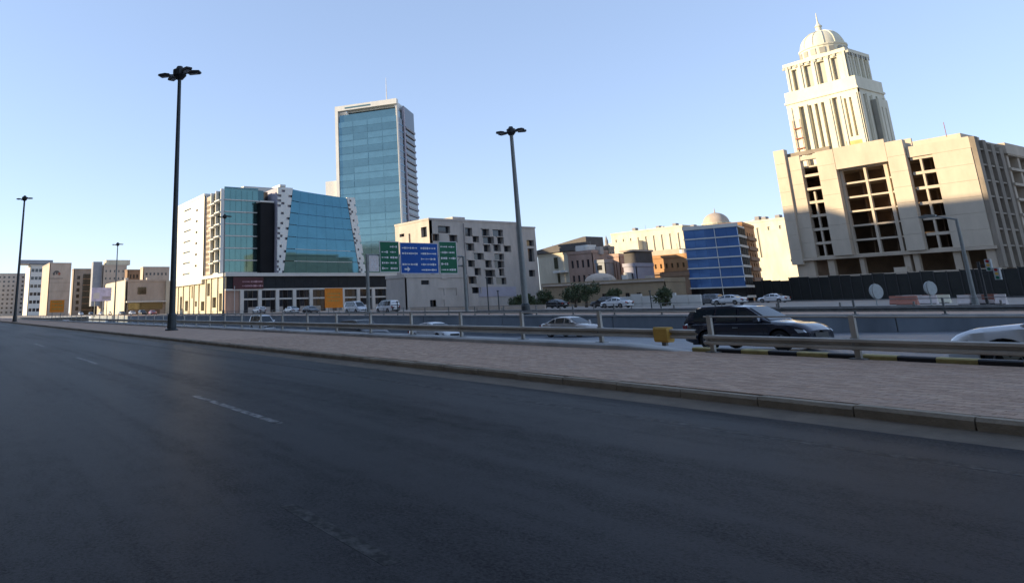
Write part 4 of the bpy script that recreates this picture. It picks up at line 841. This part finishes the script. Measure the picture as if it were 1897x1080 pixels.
def make_car(kind, paint, name, label, loc, heading, group='vehicles on the highway', zrot=0):
    k = KINDS[kind]; L, W, r = k['L'], k['W'], k['r']; hw = W/2; xf = L/2-k['fo']; xr = xf-k['wb']
    e = empty(name, loc, heading); tag(e, label, 'car' if kind != 'van' else 'van', group)
    top, roof = k['top'], k['roof']; sill = .24
    xs = sorted({-L/2 + L*i/44 for i in range(45)} | {c + dx for c in (xf, xr) for dx in (-r-.07, -r*.7, 0, r*.7, r+.07)})
    b = MB(); ring = []
    for x in xs:
        tz = sm(top, x); z0 = sill + (.10*max(0, abs(x)-L*.4)/(L*.1))
        for c in (xf, xr):
            d = abs(x-c)
            if d < r+.07: z0 = max(z0, r + math.sqrt((r+.07)**2 - d*d)*.98 - .01)
        z0 = min(z0, tz-.08)
        tp = 1 - .16*max(0, (abs(x)-L*.36)/(L*.14))**2
        w1 = hw*tp
        ring.append([(x, w1*.96, z0), (x, w1, max(z0+.01, .45)), (x, w1*.995, max(z0+.02, tz*.68)), (x, w1*.965, max(z0+.04, tz-.07)), (x, w1*.88, tz), (x, w1*.5, tz+.025), (x, 0, tz+.03)])
    m_ = len(ring[0])
    for s in (1, -1):
        o = len(b.v)
        for rg in ring: b.v += [(p[0], p[1]*s, p[2]) for p in rg]
        for i in range(len(ring)-1):
            for j in range(m_-1): b.f.append((o+i*m_+j, o+i*m_+j+1, o+(i+1)*m_+j+1, o+(i+1)*m_+j))
        for i in (0, len(ring)-1): b.f.append(tuple(o+i*m_+j for j in range(m_)) )
    # close front and rear across
    for i in (0, len(ring)-1):
        a = ring[i]; b.add([a[0], a[3], (a[3][0], -a[3][1], a[3][2]), (a[0][0], -a[0][1], a[0][2])], [(0, 1, 2, 3)])
    body = obj('body', b, paint, e, smooth=True)
    obj('underbody', MB().box(-L/2+.25, L/2-.25, -hw*.8, hw*.8, .2, .62), 'black_trim', e)
    # greenhouse
    c0, c1 = roof[0][0], roof[-1][0]; gx = [c0 + (c1-c0)*i/26 for i in range(27)]; gb = MB(); grs = []
    def sect(x, inset=0):
        z = sm(roof, x, .05); belt = sm(top, x) - .02; z = max(z, belt+.005); f_ = (z-belt)/(k['H']-belt+1e-6)
        yb = hw*.93; yt = yb - (hw*.24)*min(1, max(0, f_)); return belt, z, yb, yt
    for x in gx:
        belt, z, yb, yt = sect(x); grs.append([(x, yb, belt), (x, yb+(yt-yb)*.5+.012, belt+(z-belt)*.5), (x, yt, z-.03 if z-belt > .1 else z-.004), (x, yt*.8, z), (x, 0, z+.015)])
    m_ = 5
    for s in (1, -1):
        o = len(gb.v)
        for rg in grs: gb.v += [(p[0], p[1]*s, p[2]) for p in rg]
        for i in range(len(grs)-1):
            for j in range(m_-1): gb.f.append((o+i*m_+j, o+i*m_+j+1, o+(i+1)*m_+j+1, o+(i+1)*m_+j))
    obj('cabin', gb, paint, e, smooth=True)
    # side windows
    zs_ = k['split']; lim0 = c0 + (.42 if kind != 'sedan' else .35); lim1 = c1 - .22
    spans = [(lim0, zs_[0]-.05), (zs_[0]+.05, zs_[1]-.05), (zs_[1]+.05, lim1)]
    for s in (1, -1):
        for (a, b_) in spans:
            wb_ = MB(); n = 8; top_ = []; bot = []
            for i in range(n+1):
                x = a+(b_-a)*i/n; belt, z, yb, yt = sect(x); zt = z-.10; zl = belt+.07
                if zt < zl+.01: zt = zl+.01
                def yy(zz): return yb+(yt-yb)*(zz-belt)/max(.05, z-belt) + .03
                bot.append((x, yy(zl)*s, zl)); top_.append((x, (yy(zt)-.004)*s, zt))
            wb_.add(bot+top_, [(i, i+1, n+2+i, n+1+i) for i in range(n)]); obj('side_window', wb_, 'car_glass', e)
    def screen(nm, xa, xb):
        sb = MB(); n = 6; vs = []
        for i in range(n+1):
            x = xa+(xb-xa)*i/n; belt, z, yb, yt = sect(x); vs += [(x, -yt*.86, z+.022), (x, 0, z+.034), (x, yt*.86, z+.022)]
        sb.add(vs, [(i*3+j, i*3+j+1, (i+1)*3+j+1, (i+1)*3+j) for i in range(n) for j in range(2)]); obj(nm, sb, 'car_glass', e, smooth=True)
    screen('windscreen', roof[-2][0]+.08, c1-.06); screen('rear_window', c0+.06, roof[1 if kind != 'sedan' else 1][0]-.02)
    ty, rm, ds = wheel_mesh(r, .22)
    for x in (xf, xr):
        for s in (1, -1):
            w_ = link('wheel', ty, e, (x, s*(hw-.12), r)); link('rim', rm, w_); link('brake_disc', ds, w_)
    # lights, mirrors, plates, trim
    zl = sm(top, L/2-.18)-.10; yw = hw*.62
    for s in (1, -1):
        obj('headlight', MB().prism([(L/2-.42, zl+.02), (L/2-.12, zl-.02), (L/2-.05, zl-.10), (L/2-.30, zl-.11)], 'y', s*(hw*.60), s*(hw*.955)), 'headlight', e)
        zt_ = sm(top, -L/2+.12)-.08; bx('tail_light', e, -L/2-.02, -L/2+.16, s*hw*.62 if s > 0 else -hw*.90, s*hw*.90 if s > 0 else -hw*.62, zt_-.17, zt_, 'taillight')
        mx = c1-.38; obj('mirror', MB().prism([(mx-.1, 1.0 if kind != 'van' else 1.15), (mx+.1, 1.02 if kind != 'van' else 1.17), (mx+.06, 1.15 if kind != 'van' else 1.35), (mx-.1, 1.15 if kind != 'van' else 1.35)], 'y', s*(hw*.95), s*(hw*.95+.17)), paint, e)
        for x in (zs_[0]+.18, zs_[1]+.25): bx('door_handle', e, x-.1-.35, x+.1-.35, s*hw*.99 if s > 0 else -hw-.02, hw+.02 if s > 0 else -hw*.99, .80, .835, 'rim' if paint != 'paint_white' else paint)
        for x in (zs_[0], zs_[1], c1-.25): bx('door_seam', e, x-.006, x+.006, s*hw*.97 if s > 0 else -hw*1.002, hw*1.002 if s > 0 else -hw*.97, .34, .66, 'black_trim')
        if kind == 'suv': obj('roof_rail', MB().tube((-1.6, s*hw*.62, 1.60), (.1, s*hw*.62, 1.615), .018, n=6), 'rim', e)
        bx('sill_trim', e, xr+r+.1, xf-r-.1, s*hw*.93 if s > 0 else -hw*.985, hw*.985 if s > 0 else -hw*.93, .19, .30, 'black_trim')
    bx('grille', e, L/2-.04, L/2+.012, -hw*.45, hw*.45, .44, .60, 'black_trim'); bx('number_plate', e, -L/2-.03, -L/2-.006, -.26, .26, .62, .74, 'letter_white')
    bx('rear_bumper', e, -L/2-.03, -L/2+.1, -hw*.80, hw*.80, .36, .52, paint if kind == 'sedan' else 'black_trim'); bx('front_bumper', e, L/2-.12, L/2+.03, -hw*.76, hw*.76, .30, .42, paint)
    return e
def hw_car(kind, paint, name, label, px, py, Y, heading=0):
    p = ony(px, py, Y); z = hz(p.x); sl_ = (hz(p.x+2)-hz(p.x-2))/4; e = make_car(kind, paint, name, label, (p.x, p.y, z+.006), heading); e.rotation_euler = (0, -math.atan(sl_)*(1 if heading == 0 else -1), heading); return e
hw_car('suv', 'paint_navy', 'estate_car', 'dark navy estate car with roof rails behind the near guard rail', 1398, 610, 26.3)
sv = make_car('suv', 'paint_silver', 'silver_car', 'silver car cut off by the right edge of the picture', (-4.05, 17.9, hz(-4.0)+.006), math.pi); sv.rotation_euler[1] = .03
hw_car('sedan', 'paint_white', 'sedan', 'white sedan on the sunken highway behind the guard rail', 806, 618, 31.5)
hw_car('suv', 'paint_black', 'off_roader', 'black off roader on the sunken highway left of the white sedan', 672, 612, 27).scale = (1.12, 1.05, 1.14)
hw_car('van', 'paint_white', 'minibus', 'white minibus on the sunken highway right of the tall lamp', 486, 603, 36)
hw_car('sedan', 'paint_beige', 'sedan', 'pale beige sedan in the far lanes of the sunken highway', 1058, 606, 40)
hw_car('sedan', 'paint_grey', 'sedan', 'dark grey sedan far down the sunken highway', 205, 594, 26)
hw_car('sedan', 'paint_red', 'sedan', 'dull red sedan far down the sunken highway at the left', 122, 595, 22)
# parked and passing cars on the far side
far = [('van', 'paint_white', 659, 575, 60, 'white delivery van parked before the podium columns'), ('van', 'paint_white', 718, 572, 64.5, 'white van standing at the right end of the podium'), ('sedan', 'paint_black', 1028, 562, 88, 'black car parked before the bush by the grey building'), ('suv', 'paint_black', 1122, 562, 86, 'black off roader parked by the tan compound'),
       ('sedan', 'paint_white', 1142, 563, 84, 'white car parked right of the black off roader'), ('sedan', 'paint_silver', 540, 578, 61, 'silver car parked before the podium'), ('suv', 'paint_white', 480, 578, 63, 'white off roader parked before the podium sign'), ('sedan', 'paint_grey', 575, 577, 63.5, 'grey car parked left of the orange board'),
       ('sedan', 'paint_white', 1352, 562, 100, 'white car parked at the foot of the blue office'), ('suv', 'paint_grey', 1312, 562, 102, 'grey off roader parked at the foot of the blue office'), ('sedan', 'paint_silver', 1434, 560, 120, 'silver car parked against the black hoarding')]
for kd, pt_, px, py, Y, lb in far: p = ony(px, py, Y); make_car(kd, pt_, {'van': 'van', 'sedan': 'parked_car', 'suv': 'off_roader'}[kd], lb, (p.x, p.y, .01), 0 if px % 2 else math.pi, 'cars along the far side')
lb = ['white', 'dark', 'silver', 'beige', 'grey', 'white', 'black', 'red']; 
for i in range(8):
    px = 150 + i*19; p = ony(px, 577, 57 if i % 2 else 53.5); make_car('suv' if i % 3 == 0 else 'sedan', 'paint_' + ['white', 'navy', 'silver', 'beige', 'grey', 'white', 'black', 'red'][i], 'distant_car', lb[i] + ' distant car, ' + ['first', 'second', 'third', 'fourth', 'fifth', 'sixth', 'seventh', 'eighth'][i] + ' from the left below the low cream building', (p.x, p.y, .01), 0, 'cars along the far side')

# ------------------------------------------------------------------ trees and shrubs
def tree(name, label, px, py, Y, h, rad, trunk=.35, seed=1, cat='tree'):
    rnd = random.Random(seed); p = ony(px, py, Y); e = empty(name, (p.x, p.y, 0)); tag(e, label, cat, 'trees and shrubs beyond the highway')
    tk = MB(); tk.tube((0, 0, 0), (.1, .05, h*trunk), .13*rad, .08*rad, n=8, cap=False)
    for k in range(6):
        a = rnd.uniform(0, 6.28); tk.tube((.1, .05, h*trunk*.9), (math.cos(a)*rad*.6, math.sin(a)*rad*.6, h*rnd.uniform(.55, .85)), .05*rad, .02*rad, n=5, cap=False)
    obj('trunk', tk, 'bark', e); cl = [(rnd.uniform(-.7, .7)*rad, rnd.uniform(-.7, .7)*rad, h*rnd.uniform(trunk, .95), rnd.uniform(.28, .5)*rad) for _ in range(16)]
    for m, n in (('leaf_dark', 900), ('leaf_mid', 700)):
        b = MB()
        for _ in range(n):
            c = rnd.choice(cl); d = Vector((rnd.gauss(0, 1), rnd.gauss(0, 1), rnd.gauss(0, .8))); d = d.normalized()*c[3]*rnd.uniform(.3, 1.1); q = Vector(c[:3]) + d; s = rnd.uniform(.08, .2)
            u = Vector((rnd.gauss(0, 1), rnd.gauss(0, 1), rnd.gauss(0, 1))).normalized()*s; v = u.orthogonal().normalized()*s*rnd.uniform(.4, .8); b.add([q-u, q-v, q+u, q+v], [(0, 1, 2, 3)])
        o = link('crown', b.mesh('crown', m), e)
for i, (px, py, Y, h_, r_) in enumerate([(1086, 564, 93, 3.9, 2.2), (1008, 564, 88, 2.9, 1.5), (985, 566, 84, 2.2, 1.3), (1140, 563, 95, 2.8, 1.4), (1232, 562, 95, 2.6, 1.5), (960, 568, 82, 2.2, 1.5), (1066, 564, 96, 3.4, 1.9)]):
    tree('leafy_tree' if i in (0, 1, 6) else 'shrub', ['large dark leafy tree before the tan compound wall', 'dark bush at the left end of the tan compound', 'low bush between the grey building and tan wall', 'small dark bush right of the parked off roader', 'small bush before the white yard wall', 'leftmost low bush at the foot of the grey building', 'leafy tree just left of the largest tree'][i], px, py, Y, h_, r_, .3 if i in (0, 6) else .15, i+3, 'tree' if i in (0, 1, 6) else 'shrub')
